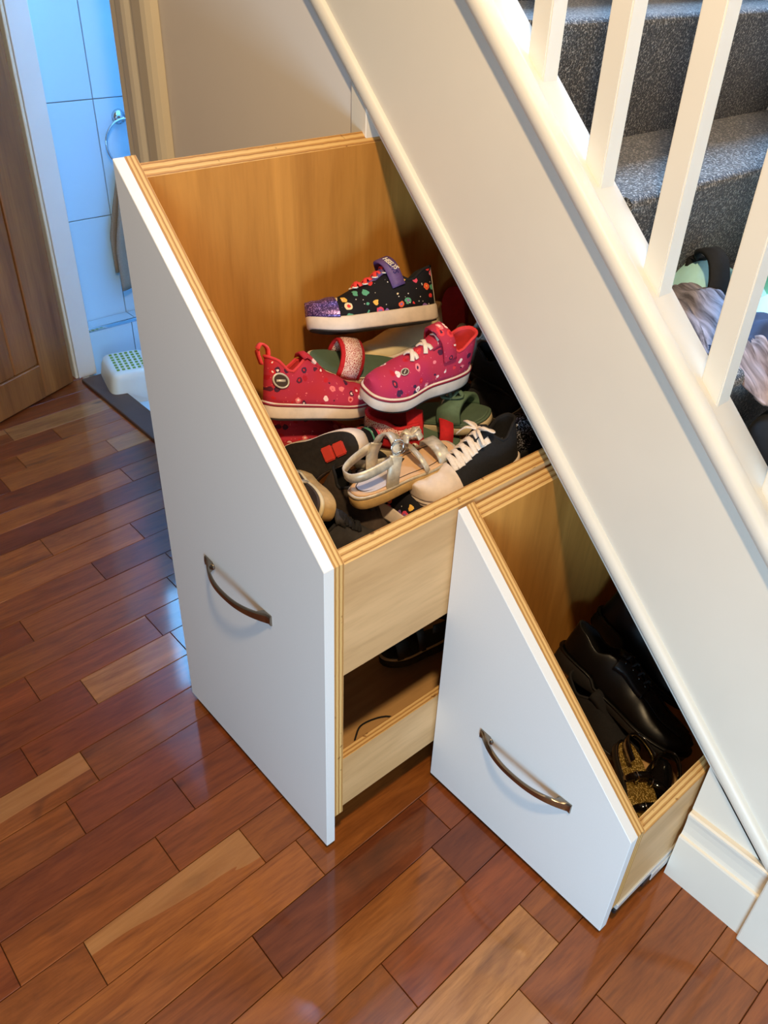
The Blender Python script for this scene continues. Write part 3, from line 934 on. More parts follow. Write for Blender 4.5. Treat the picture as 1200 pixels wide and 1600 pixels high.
def outline(last, k=1.0, n=30):
    """Closed loop of (t, x, y) round the foot."""
    pts = []
    T_ = us(n)
    for t in T_:
        pts.append((t, t * last.L, last.cy(t) + last.hw(t) * k))
    for t in reversed(T_[1:-1]):
        pts.append((t, t * last.L, last.cy(t) - last.hw(t) * k))
    return pts


def sole_mesh(last, z0, z1, grow=1.04, ends=0.004, levels=None, n=30):
    """Solid sole between two height functions of t."""
    bm = bmesh.new(); rings = []
    lv = levels or [(0.0, 0.955), (0.10, 1.0), (0.5, 1.0), (0.9, 1.0), (1.0, 0.965)]
    base = outline(last, 1.0, n); cx = last.L / 2
    for f, k in lv:
        ring = []
        for t, x, y in base:
            c = last.cy(t); kk = grow * k
            xx = cx + (x - cx) * (1 + (ends / cx) * 1.0) * (1 - (1 - k) * 0.5)
            a, b = z0(t) + last.rise(t), z1(t) + last.rise(t)
            ring.append(bm.verts.new((xx, c + (y - c) * kk, a + (b - a) * f)))
        rings.append(ring)
    m = len(base)
    for A, B in zip(rings, rings[1:]):
        for i in range(m):
            bm.faces.new((A[i], A[(i + 1) % m], B[(i + 1) % m], B[i]))

    def cap(ring, rev):
        k = n
        for i in range(0, k):
            q = [ring[i], ring[i + 1], ring[(m - i - 1) % m], ring[(m - i) % m]]
            qq = []
            for v in q:
                if v not in qq:
                    qq.append(v)
            if len(qq) > 2:
                bm.faces.new(qq if not rev else list(reversed(qq)))
    cap(rings[0], False); cap(rings[-1], True)
    return bm


class Upper:
    """Upper of a shoe: each side is a curve from the sole edge to the collar rim or to the top centre line."""

    def __init__(s, last, zs, collar, open_half, base_k=0.97, bulge=1.05):
        s.last, s.zs, s.collar, s.open_half, s.k, s.bulge = last, zs, collar, open_half, base_k, bulge

    def pt(s, t, side, v, out=0.0):
        L = s.last; w = L.hw(t) * s.k; c = interp(t, s.collar); r = interp(t, s.open_half)
        go = w * r
        P0 = (w, 0.0); P1 = (w * s.bulge, 0.45 * c); P2 = (go + (w - go) * (0.55 if r > 0.05 else 0.62), c * (0.93 if r > 0.3 else 1.0)); P3 = (go, c)
        a, b, d, e = (1 - v) ** 3, 3 * v * (1 - v) ** 2, 3 * v * v * (1 - v), v ** 3
        y = a * P0[0] + b * P1[0] + d * P2[0] + e * P3[0]
        z = a * P0[1] + b * P1[1] + d * P2[1] + e * P3[1]
        ang = v * PI / 2
        y += out * math.cos(ang) * (1 if w > 1e-4 else 0); z += out * math.sin(ang)
        x = t * L.L
        if out:
            x += out * (1 if t > 0.9 else (-1 if t < 0.1 else 0)) * abs(2 * t - 1) ** 6
        return Vector((x, L.cy(t) + side * y, s.zs(t) + L.rise(t) + z))

    def mesh(s, t0=0.0, t1=1.0, n=44, m=9, v0=0.0, v1=1.0, out=0.0):
        bm = bmesh.new()
        T_ = [t for t in us(n)]
        T_ = [t0 + (t1 - t0) * t for t in T_] if (t0 > 0 or t1 < 1) else T_
        for side in (1, -1):
            G = [[bm.verts.new(s.pt(t, side, v0 + (v1 - v0) * j / m, out)) for j in range(m + 1)] for t in T_]
            for i in range(len(T_) - 1):
                for j in range(m):
                    q = (G[i][j], G[i + 1][j], G[i + 1][j + 1], G[i][j + 1])
                    bm.faces.new(q if side < 0 else tuple(reversed(q)))
        bmesh.ops.remove_doubles(bm, verts=bm.verts, dist=0.0002)
        bmesh.ops.dissolve_degenerate(bm, dist=0.00005, edges=bm.edges)
        return bm


def shell(name, bm, mats, parent, thick=0.003, off=-1, lining=True):
    # outward check: +y side faces should look to +y
    bm.normal_update()
    sgn = sum(f.normal.y * (f.calc_center_median().y) for f in bm.faces)
    if sgn < 0:
        bmesh.ops.reverse_faces(bm, faces=bm.faces)
    o = bm_obj(name, bm, mats, parent, True, recalc=False)
    md = o.modifiers.new('thick', 'SOLIDIFY'); md.thickness = thick; md.offset = off
    if lining and isinstance(mats, (list, tuple)) and len(mats) > 1:
        md.material_offset = 1; md.material_offset_rim = 1
    return o


def flat_disc(name, last, z, k, mats, parent, t0=0.0, t1=1.0, th=0.002):
    l2 = last
    bm = sole_mesh(l2, lambda t: z(t), lambda t: z(t) + th, k, -0.006, [(0, 1.0), (1, 0.99)], 20)
    return bm_obj(name, bm, mats, parent, False)


def sneaker(key, name, label, group, upper_mat, lining, sole_mat, Wd=0.082, hs=(0.030, 0.022), collar_h=0.062, stripe=None, toe_cap=None, laces=None, lace_n=4, tongue=None,
            insole=None, heel_tab=None, strap=None, text=None, flip=1, plugs=False, heel_strip=None, eyelets=None, outsole='tread_black', foxing=False, bow=False, throat=(0.36, 0.62), cat='shoe', lace_w=0.0078, cap_t=0.80, lace_v=0.86, badge=None):
    root = empty(name); Lg = place(root, key)
    last = Last(Lg, Wd, flip=flip)
    zs = lambda t: hs[0] + (hs[1] - hs[0]) * min(1, t * 1.15)
    so = bm_obj('sole', sole_mesh(last, lambda t: 0.003, zs), sole_mat, root, True)
    bm_obj('outsole', sole_mesh(last, lambda t: 0.0, lambda t: 0.0032, 1.0, 0.0), outsole, root, False)
    if stripe:
        bm_obj('sole_stripe', sole_mesh(last, lambda t: zs(t) * 0.80, lambda t: zs(t) * 0.93, 1.055, 0.0048, [(0, 1), (1, 1)]), stripe, so, True)
    if foxing:
        for q in range(3):
            bm_obj('sole_line', sole_mesh(last, lambda t, q=q: zs(t) * (0.30 + 0.2 * q), lambda t, q=q: zs(t) * (0.34 + 0.2 * q), 1.052, 0.0048, [(0, 1), (1, 1)]), 'line_dark', so, True)
    h = collar_h; a, b = throat
    collar = [(0, h * 1.08), (0.06, h * 1.06), (0.20, h * 0.78), (a, h * 1.12), (b, h * 0.78), (0.82, h * 0.56), (0.95, h * 0.42), (1, h * 0.34)]
    oh = [(0, 0.80), (0.20, 0.80), (a - 0.04, 0.58), (a + 0.06, 0.30), (b, 0.10), (b + 0.05, 0.0), (1, 0.0)]
    up = Upper(last, lambda t: zs(t) - 0.002, collar, oh)
    shell('upper', up.mesh(), [upper_mat, lining], root, 0.0035)
    # collar piping
    rim = [up.pt(t, 1, 1.0) for t in us(26) if t < a] ; rim2 = [up.pt(t, -1, 1.0) for t in us(26) if t < a]
    path = list(reversed(rim)) + rim2[1:]
    sweep('collar_piping', path, circ_sect(0.0028, 6), lining, root)
    if toe_cap:
        shell('toe_cap', up.mesh(cap_t, 1.0, 16, 9, 0, 1, 0.0016), [toe_cap], root, 0.002, 1, False)
    # tongue
    tp = []
    for i in range(9):
        t = b + 0.04 - (b + 0.04 - (a - 0.05)) * i / 8
        tp.append(Vector((t * Lg, last.cy(t), zs(t) + interp(t, collar) - 0.004 + (0.014 * (i / 8) ** 2))))
    sweep('tongue', tp, [(-0.020, -0.008), (-0.013, 0.0), (0, 0.0035), (0.013, 0.0), (0.020, -0.008), (0.012, -0.006), (0, -0.001), (-0.012, -0.006)], tongue or upper_mat, root, scales=[0.55 + 0.5 * i / 8 for i in range(9)])
    if insole:
        flat_disc('insole', last, lambda t: zs(t) + 0.0005, 0.9, insole, root)
    if laces:
        for i in range(lace_n):
            t = a + 0.03 + (b - a - 0.02) * i / max(1, lace_n - 1)
            cen = Vector((t * Lg + 0.002, last.cy(t), zs(t) + interp(t, collar) + 0.0045))
            for sgn in ((1, -1) if i else (1,)):
                t2 = max(a + 0.01, t - (0.05 if i else 0.0))
                P = up.pt(t, sgn, lace_v, 0.002); Q = up.pt(t2 if i else t, -sgn, lace_v, 0.002)
                mid = (P + Q) / 2; mid.z = max(mid.z, cen.z) + 0.003 + 0.0015 * (sgn > 0)
                pth = spline([P, (P * 0.6 + mid * 0.4) + Vector((0, 0, 0.003)), mid, (Q * 0.6 + mid * 0.4) + Vector((0, 0, 0.003)), Q], 16)
                sweep('lace', pth, strip_sect(lace_w, 0.0024), laces, root, up=Vector((0.15, 0, 1)))
            if eyelets:
                for sgn in (1, -1):
                    c0 = up.pt(t, sgn, 0.84, 0.003)
                    nrm = (up.pt(t, sgn, 0.84, 0.01) - up.pt(t, sgn, 0.84, 0.0)).normalized()
                    u1 = Vector((1, 0, 0)); u2 = nrm.cross(u1).normalized(); u1 = u2.cross(nrm)
                    sweep('eyelet', [c0 + (u1 * math.cos(q) + u2 * math.sin(q)) * 0.0046 for q in [2 * PI * i2 / 14 for i2 in range(14)]], circ_sect(0.0014, 6), eyelets, root, up=nrm, closed=True)
        if bow:
            t = a + 0.04; c0 = Vector((t * Lg, last.cy(t), zs(t) + interp(t, collar) + 0.008))
            for sgn in (1, -1):
                lp = spline([c0, c0 + Vector((0.004, 0.018 * sgn, 0.010)), c0 + Vector((-0.004, 0.034 * sgn, 0.003)), c0 + Vector((-0.010, 0.020 * sgn, 0.0)), c0], 20)
                sweep('lace_loop', lp, strip_sect(0.0065, 0.002), laces, root)
                lp = spline([c0, c0 + Vector((0.012, 0.016 * sgn, 0.004)), c0 + Vector((0.018, 0.034 * sgn, -0.012))], 12)
                sweep('lace_end', lp, strip_sect(0.006, 0.002), laces, root)
    if heel_tab:
        c0 = up.pt(0.0, 1, 1.0)
        lp = spline([c0 + Vector((0.006, 0, -0.008)), c0 + Vector((0.004, 0, 0.012)), c0 + Vector((-0.008, 0, 0.020)), c0 + Vector((-0.014, 0, 0.008)), c0 + Vector((-0.006, 0, -0.014))], 18)
        sweep('pull_tab', lp, strip_sect(0.016, 0.003), heel_tab, root, up=Vector((0.2, 0, 1)))
    if heel_strip:
        pth = [up.pt(0.0, 1, v / 8) + Vector((-0.001, 0, 0)) for v in range(9)]
        sweep('heel_strip', pth, strip_sect(0.006, 0.003), heel_strip, root, up=Vector((-1, 0, 0)))
    if strap:
        t = a + 0.03; ts = a - 0.05
        P = up.pt(ts, 1, 0.45, 0.004); Q = up.pt(ts, -1, 0.45, 0.004)
        mid = Vector((t * Lg, last.cy(t), zs(t) + interp(t, collar) + 0.022))
        pth = spline([P, P.lerp(mid, 0.55) + Vector((0, 0.010, 0.010)), mid, Q.lerp(mid, 0.55) + Vector((0, -0.010, 0.010)), Q], 20)
        so2 = sweep('strap', pth, strip_sect(0.026, 0.003), strap, root, up=[Vector((0.2, 1 - 2 * i / (len(pth) - 1), 0.7)).normalized() for i in range(len(pth))])
        if text:
            cu = bpy.data.curves.new('lettering', 'FONT'); cu.body = text; cu.size = 0.0125; cu.extrude = 0.0004; cu.shear = 0.25; cu.offset = 0.0003
            cu.align_x = 'CENTER'; cu.align_y = 'CENTER'; cu.resolution_u = 3
            tmp = bpy.data.objects.new('tmp', cu)
            me = bpy.data.meshes.new_from_object(tmp); bpy.data.objects.remove(tmp); bpy.data.curves.remove(cu)
            lo = link('lettering', me, 'eyelet', so2)
            sgn = text_side = flip_text.get(key, 1)
            S = P if sgn > 0 else Q
            nrm = Vector((0.2, sgn * 0.62, 0.72)).normalized()
            cpt = S.lerp(mid, 0.50) + Vector((0, sgn * 0.0100, 0.0100)) + nrm * 0.0062
            xdir = (S - mid).normalized()
            xdir = (xdir - nrm * xdir.dot(nrm)).normalized(); ydir = nrm.cross(xdir)
            lo.matrix_local = Matrix(((xdir.x, ydir.x, nrm.x, cpt.x), (xdir.y, ydir.y, nrm.y, cpt.y), (xdir.z, ydir.z, nrm.z, cpt.z), (0, 0, 0, 1)))
    if badge:
        bt, bs, bv, br = badge
        c0 = up.pt(bt, bs, bv, 0.0015); du = (up.pt(bt + 0.02, bs, bv, 0.0015) - c0).normalized(); dv = (up.pt(bt, bs, bv + 0.05, 0.0015) - c0).normalized()
        nb = du.cross(dv).normalized(); nb = nb if nb.y * bs > 0 or nb.z > 0.5 else -nb; dv = nb.cross(du)
        bd = sweep('badge', [c0 - nb * 0.001, c0 + nb * 0.0012], [(br * 1.25 * math.cos(2 * PI * q / 20), br * math.sin(2 * PI * q / 20)) for q in range(20)], 'line_dark', root, up=dv, smooth=False)
        sweep('badge_rim', [c0 + nb * 0.001 + du * (br * 1.25 * math.cos(2 * PI * q / 24)) + dv * (br * math.sin(2 * PI * q / 24)) for q in range(24)], circ_sect(br * 0.16, 6), 'silver', bd, up=nb, closed=True)
        sweep('badge_mark', [c0 + nb * 0.0014 - du * br * 0.6 - dv * br * 0.35, c0 + nb * 0.0014, c0 + nb * 0.0014 + du * br * 0.6 + dv * br * 0.35], strip_sect(br * 0.4, 0.0012), 'silver', bd, up=nb)
    if plugs:
        for i in range(2):
            bm = bmesh.new(); bmesh.ops.create_cube(bm, size=1)
            for v in bm.verts:
                v.co = Vector((0.034 + i * 0.024 + v.co.x * 0.021, v.co.y * (0.024 + 0.002 * i), -0.001 + v.co.z * 0.009))
            bmesh.ops.bevel(bm, geom=list(bm.edges), offset=0.002, segments=2, affect='EDGES')
            bm_obj('wheel_plug', bm, 'red_wheel', root, False)
    return tag(root, label, cat, group)


def footbed_sole(root, last, hs, sole_mat, bed_mat, mid_mat=None, line=None, pad=None):
    zs = lambda t: hs[0] + (hs[1] - hs[0]) * min(1, t * 1.2)
    so = bm_obj('sole', sole_mesh(last, lambda t: 0.0, lambda t: zs(t) * 0.72), sole_mat, root, True)
    bm_obj('midsole', sole_mesh(last, lambda t: zs(t) * 0.72, lambda t: zs(t) * 0.94, 1.02), mid_mat or sole_mat, root, True)
    bm_obj('footbed', sole_mesh(last, lambda t: zs(t) * 0.9, lambda t: zs(t) + 0.0015, 0.985, -0.001, [(0, 1), (0.6, 1), (1, 0.96)]), bed_mat, root, False)
    if line:
        pts = [Vector((x * 0.88 + last.L * 0.06, last.cy(t) + (y - last.cy(t)) * 0.74, zs(t) + last.rise(t) + 0.002)) for t, x, y in outline(last, 1.0, 18)]
        sweep('stitch_line', pts, circ_sect(0.0008, 4), line, root, closed=True)
    if pad:
        l2 = Last(last.L * 0.33, last.W * 0.62, 2.4, 1.0, 0.0, 0.0)
        bm = sole_mesh(l2, lambda t: zs(0.1) + 0.0018, lambda t: zs(0.1) + 0.0026, 1.0, 0.0, [(0, 1), (1, 1)], 14)
        bmesh.ops.translate(bm, vec=(last.L * 0.06, 0, 0), verts=bm.verts)
        bm_obj('heel_pad', bm, pad, root)
    return zs


def cross_strap(root, last, zs, name, t_l, t_r, h, w, th, mat, skew=0.0, lift=0.0):
    """Band over the foot from one sole edge to the other."""
    P = Vector((t_l * last.L, last.cy(t_l) + last.hw(t_l) * 0.97, zs(t_l) * 0.85 + last.rise(t_l)))
    Q = Vector((t_r * last.L, last.cy(t_r) - last.hw(t_r) * 0.97, zs(t_r) * 0.85 + last.rise(t_r)))
    pts = []
    n = 18
    for i in range(n + 1):
        u = i / n; a = PI * u
        p = P.lerp(Q, 0.5 - 0.5 * math.copysign(abs(math.cos(a)) ** 0.8, math.cos(a)))
        p = p + Vector((skew * math.sin(a), 0, (h + lift) * math.sin(a) ** 0.75))
        pts.append(p)
    ups = []
    for i in range(n + 1):
        a = PI * i / n
        ups.append(Vector((0.05, math.cos(a) * (1 if P.y > Q.y else -1), 0.35 + math.sin(a))).normalized())
    return sweep(name, pts, strip_sect(w, th), mat, root, up=ups)


def loop_strap(root, name, pts, w, th, mat, n=30, up=None):
    pth = spline(pts, n)
    return sweep(name, pth, strip_sect(w, th), mat, root, up=up or Vector((0, 0, 1)))


def heel_strap(root, last, zs, name, t_end, z, w, th, mat, dz=0.0):
    """Strap round the back of the heel, standing upright."""
    T_ = [t_end * (1 - math.cos(PI / 2 * i / 10)) for i in range(11)]
    L_ = [Vector((t * last.L - 0.002, last.cy(t) + last.hw(t) * 0.98, z + dz * t / t_end)) for t in T_]
    R_ = [Vector((t * last.L - 0.002, last.cy(t) - last.hw(t) * 0.98, z + dz * t / t_end)) for t in T_]
    pth = list(reversed(L_)) + R_[1:]
    ups = []
    for p in pth:
        c = Vector((t_end * last.L, 0, p.z)); ups.append((p - c).normalized())
    return sweep(name, pth, strip_sect(w, th), mat, root, up=ups)


flip_text = {'candy_top': 1}

# ------------------------------------------------------------------ the pile in the tall drawer
GP = 'shoes heaped in the tall drawer'
GL = 'shoes in the low drawer'
sneaker('candy_top', 'sneaker', 'black candy-print sneaker with purple toe and red laces lying topmost on the heap', GP, 'candy_print', 'black_fabric', 'rubber_white', 0.080, (0.031, 0.027), 0.064,
        toe_cap='purple_glitter', laces='lace_coral', lace_n=4, tongue='purple_strap', strap='purple_strap', text='HEELYS', heel_strip='rubber_white', eyelets='eyelet', flip=1)
sneaker('pink', 'sneaker', 'bright pink printed sneaker with white laces and coral lining below the candy-print one', GP, 'pink_print', 'coral_lining', 'rubber_white', 0.086, (0.036, 0.030), 0.062,
        stripe='maroon', laces='lace_white', lace_n=3, tongue='pink_print', insole='coral_lining', strap='pink_print', flip=-1, badge=(0.72, 1, 0.72, 0.0055))
sneaker('coral', 'sneaker', 'coral red printed sneaker with heel loop beside the sloping drawer front', GP, 'coral_print', 'coral_lining', 'rubber_white', 0.082, (0.030, 0.025), 0.070,
        stripe='maroon', laces=None, tongue='coral_print', heel_tab='lace_coral', insole='coral_lining', badge=(0.10, -1, 0.42, 0.011))
sneaker('darkred', 'sneaker', 'dark red printed sneaker buried under the coral red one', GP, 'coral_print', 'coral_lining', 'red_dark', 0.080, (0.026, 0.022), 0.058, stripe=None)
sneaker('upturned', 'sneaker', 'upturned candy-print sneaker showing black sole with two red plugs', GP, 'candy_print', 'black_fabric', 'rubber_white', 0.084, (0.034, 0.028), 0.055, plugs=True, outsole='tread_black')
sneaker('candy_low', 'sneaker', 'candy-print sneaker on its side under the silver sandal and white-toed shoe', GP, 'candy_print', 'black_fabric', 'rubber_white', 0.080, (0.030, 0.026), 0.062, toe_cap='purple_glitter', laces='lace_coral', lace_n=3)
sneaker('canvas', 'sneaker', 'black canvas sneaker with white toe cap and white laces by the drawer side', GP, 'black_fabric', 'black_fabric', 'rubber_white', 0.090, (0.024, 0.024), 0.066,
        toe_cap='rubber_white', laces='lace_white', lace_n=6, lace_w=0.0100, cap_t=0.72, lace_v=0.66, insole='red_insole', foxing=True, bow=True, throat=(0.34, 0.70))
sneaker('cream_toe', 'sneaker', 'cream white shoe with rounded toe squeezed between pink sneaker and green-soled sandal', GP, 'cream_leather', 'cream_leather', 'rubber_white', 0.074, (0.022, 0.020), 0.05)
sneaker('red_insole', 'sneaker', 'black sneaker with red insole behind the olive sandal near the stair edge', GP, 'black_fabric', 'black_fabric', 'rubber_black', 0.080, (0.020, 0.018), 0.050, insole='red_insole')
sneaker('white_rim', 'sneaker', 'black shoe with thin white sole rim right of the olive sandal', GP, 'black_fabric', 'black_fabric', 'rubber_cream', 0.080, (0.016, 0.014), 0.050)
sneaker('dark_toe', 'shoe', 'dark olive shoe with plain rounded toe beside the olive sandal', GP, 'olive_dark', 'black_fabric', 'rubber_black', 0.076, (0.016, 0.014), 0.052)
sneaker('sparkle', 'shoe', 'black glittery shoe between the silver sandal and the canvas sneaker', GP, 'black_glitter', 'black_fabric', 'rubber_black', 0.072, (0.016, 0.014), 0.046)
sneaker('red_back', 'slipper', 'plain dark red slipper standing up behind the candy-print sneaker', GP, 'red_dark', 'red_dark', 'red_dark', 0.074, (0.016, 0.014), 0.045, outsole='red_dark', cat='slipper')
sneaker('pale_back', 'sneaker', 'pale grey sneaker mostly hidden behind the pink one', GP, 'grey_white', 'grey_white', 'rubber_cream', 0.078, (0.026, 0.022), 0.058)
sneaker('boot_a', 'shoe', 'dark grey suede shoe with thin laces in the front corner of the drawer', GP, 'grey_suede', 'black_fabric', 'rubber_black', 0.078, (0.020, 0.018), 0.060, laces='black_fabric', lace_n=4)
sneaker('boot_b', 'shoe', 'black brown suede shoe beneath the heel of the silver sandal', GP, 'brown_suede', 'black_fabric', 'rubber_black', 0.078, (0.020, 0.018), 0.060, laces='grey_suede', lace_n=4)
sneaker('black_deep', 'shoe', 'plain black shoe deep in the corner behind the white-toed canvas sneaker', GP, 'black_fabric', 'black_fabric', 'rubber_black', 0.078, (0.020, 0.018), 0.055)
sneaker('black_mid', 'shoe', 'plain black shoe wedged under the red lace sandal', GP, 'black_fabric', 'black_fabric', 'rubber_black', 0.078, (0.020, 0.018), 0.05)


def silver_sandal(key, label):
    r = empty('sandal'); L = place(r, key); last = Last(L, 0.084, 2.7, 0.82, 0.08, 0.006)
    zs = footbed_sole(r, last, (0.026, 0.021), 'rubber_tan', 'insole_tan', 'silver', 'line_dark', 'insole_grey')
    cross_strap(r, last, zs, 'toe_strap', 0.86, 0.82, 0.024, 0.024, 0.0025, 'silver')
    cross_strap(r, last, zs, 'vamp_strap', 0.70, 0.64, 0.030, 0.010, 0.0025, 'silver', -0.006)
    # side quarters rising to the ankle strap
    for sg in (1, -1):
        p0 = Vector((0.30 * L, last.cy(.3) + sg * last.hw(.3) * 0.95, zs(.3) * .8)); p1 = Vector((0.34 * L, last.cy(.3) + sg * last.hw(.3) * 1.03, zs(.3) + 0.026)); p2 = Vector((0.40 * L, last.cy(.3) + sg * last.hw(.3) * 0.9, zs(.3) + 0.048))
        loop_strap(r, 'side_strap', [p0, p1, p2], 0.024, 0.0025, 'silver', 10, Vector((0, sg, 0.2)))
    heel_strap(r, last, zs, 'heel_strap', 0.36, zs(0) + 0.036, 0.017, 0.0025, 'silver', 0.006)
    s = loop_strap(r, 'ankle_strap', [Vector((0.40 * L, last.cy(.4) + last.hw(.4) * 0.9, zs(.3) + 0.048)), Vector((0.43 * L, last.hw(.4) * 0.6, zs(.3) + 0.066)), Vector((0.45 * L, 0, zs(.3) + 0.074)), Vector((0.43 * L, -last.hw(.4) * 0.6, zs(.3) + 0.066)), Vector((0.40 * L, last.cy(.4) - last.hw(.4) * 0.9, zs(.3) + 0.048))], 0.014, 0.0025, 'silver', 24, Vector((0.3, 0, 1)))
    c = Vector((0.425 * L, -last.hw(.4) * 0.72, zs(.3) + 0.064))
    sweep('buckle', [c + Vector((0.012 * math.cos(q), -0.004, 0.012 * math.sin(q))) for q in [2 * PI * i / 12 for i in range(12)]], circ_sect(0.0016, 6), 'chrome', s, up=Vector((0, 1, 0)), closed=True)
    # flower-like bow on the toe side
    for q in range(4):
        a = q * PI / 2 + 0.4
        c = Vector((0.70 * L, last.hw(.7) * 0.45, zs(.7) + 0.040))
        loop_strap(r, 'petal', [c, c + Vector((0.014 * math.cos(a), 0.012 * math.sin(a), 0.008)), c + Vector((0.020 * math.cos(a), 0.018 * math.sin(a), -0.002))], 0.013, 0.003, 'silver', 8)
    return tag(r, label, 'sandal', GP)


silver_sandal('silver', 'silver sandal with tan footbed and ankle strap lying across the front of the heap')
silver_sandal('silver_pair', 'second silver sandal, only its tan heel showing under the first')


def lace_sandal(key, label, cup):
    r = empty('sandal'); L = place(r, key); last = Last(L, 0.080, 2.6, 0.84, 0.06, 0.006)
    zs = footbed_sole(r, last, (0.026, 0.020), 'rubber_cream', 'green_foam', 'rubber_cream')
    if cup:
        # red heel cup trimmed with lacework
        up = Upper(last, zs, [(0, 0.050), (0.12, 0.048), (0.30, 0.036), (0.52, 0.050), (0.6, 0.05), (1, 0.02)], [(0, 0.84), (0.5, 0.78), (1, 0.7)])
        shell('heel_cup', up.mesh(0.0, 0.52, 26, 7, 0, 0.9), ['red_fabric'], r, 0.004, 1, False)
        shell('lace_trim', up.mesh(0.0, 0.50, 26, 5, 0.34, 0.82, 0.0055), ['lacework'], r, 0.0015, 1, False)
        rim = [up.pt(t, 1, 0.9, 0.004) for t in us(24) if t < 0.5]; rim2 = [up.pt(t, -1, 0.9, 0.004) for t in us(24) if t < 0.5]
        sweep('piping', list(reversed(rim)) + rim2[1:], circ_sect(0.004, 6), 'red_fabric', r)
        cross_strap(r, last, zs, 'vamp_strap', 0.56, 0.50, 0.056, 0.030, 0.005, 'red_fabric', -0.01)
        cross_strap(r, last, zs, 'toe_strap', 0.84, 0.80, 0.040, 0.026, 0.005, 'red_fabric')
    else:
        s = cross_strap(r, last, zs, 'toe_strap', 0.70, 0.66, 0.044, 0.046, 0.005, 'red_fabric')
        cross_strap(r, last, zs, 'lace_trim', 0.70, 0.66, 0.0455, 0.034, 0.0075, 'lacework')
    return tag(r, label, 'sandal', GP)


lace_sandal('lace_a', 'green-soled sandal with red lace-trimmed strap under the candy-print sneaker', False)
lace_sandal('lace_b', 'red lace-trimmed sandal with raised heel cup in the middle of the heap', True)


def olive_sandal(key, label):
    r = empty('sandal'); L = place(r, key); last = Last(L, 0.084, 2.5, 0.84, 0.06, 0.006)
    zs = footbed_sole(r, last, (0.026, 0.020), 'rubber_cream', 'green_foam', 'green_foam')
    s = cross_strap(r, last, zs, 'toe_strap', 0.68, 0.62, 0.038, 0.046, 0.006, 'olive_strap')
    cross_strap(r, last, zs, 'lace_trim', 0.585, 0.525, 0.038, 0.008, 0.007, 'rubber_cream')
    c = Vector((0.64 * L, -last.hw(.64) * 0.25, zs(.6) + 0.040))
    for sg in (1, -1):
        loop_strap(r, 'knot_loop', [c, c + Vector((0.010 * sg, 0.012, 0.008)), c + Vector((0.020 * sg, 0.002, 0.002)), c], 0.008, 0.003, 'olive_strap', 14)
    loop_strap(r, 'fastening_tab', [Vector((0.50 * L, last.hw(.5) * 0.9, zs(.5) + 0.004)), Vector((0.46 * L, last.hw(.5) * 1.1, zs(.5) + 0.030)), Vector((0.36 * L, last.hw(.5) * 1.3, zs(.5) + 0.052))], 0.020, 0.005, 'olive_strap', 12, Vector((0, 1, 0.5)))
    return tag(r, label, 'sandal', GP)


olive_sandal('olive', 'olive green sandal with knotted strap below the pink sneaker')


def brown_sandal(key, label, group, sole='rubber_tan', bed='brown_suede', strap='silver'):
    r = empty('sandal'); L = place(r, key); last = Last(L, 0.066, 2.6, 0.84, 0.06, 0.004)
    zs = footbed_sole(r, last, (0.030, 0.024), sole, bed, 'cream_leather')
    cross_strap(r, last, zs, 'toe_strap', 0.78, 0.74, 0.040, 0.030, 0.003, strap)
    cross_strap(r, last, zs, 'vamp_strap', 0.5, 0.46, 0.05, 0.018, 0.003, strap)
    heel_strap(r, last, zs, 'heel_strap', 0.34, zs(0) + 0.03, 0.02, 0.0025, strap, 0.006)
    return tag(r, label, 'sandal', group)


brown_sandal('brown', 'brown and tan sandal standing on edge against the sloping drawer front', GP)

# ------------------------------------------------------------------ shoes in the low drawer


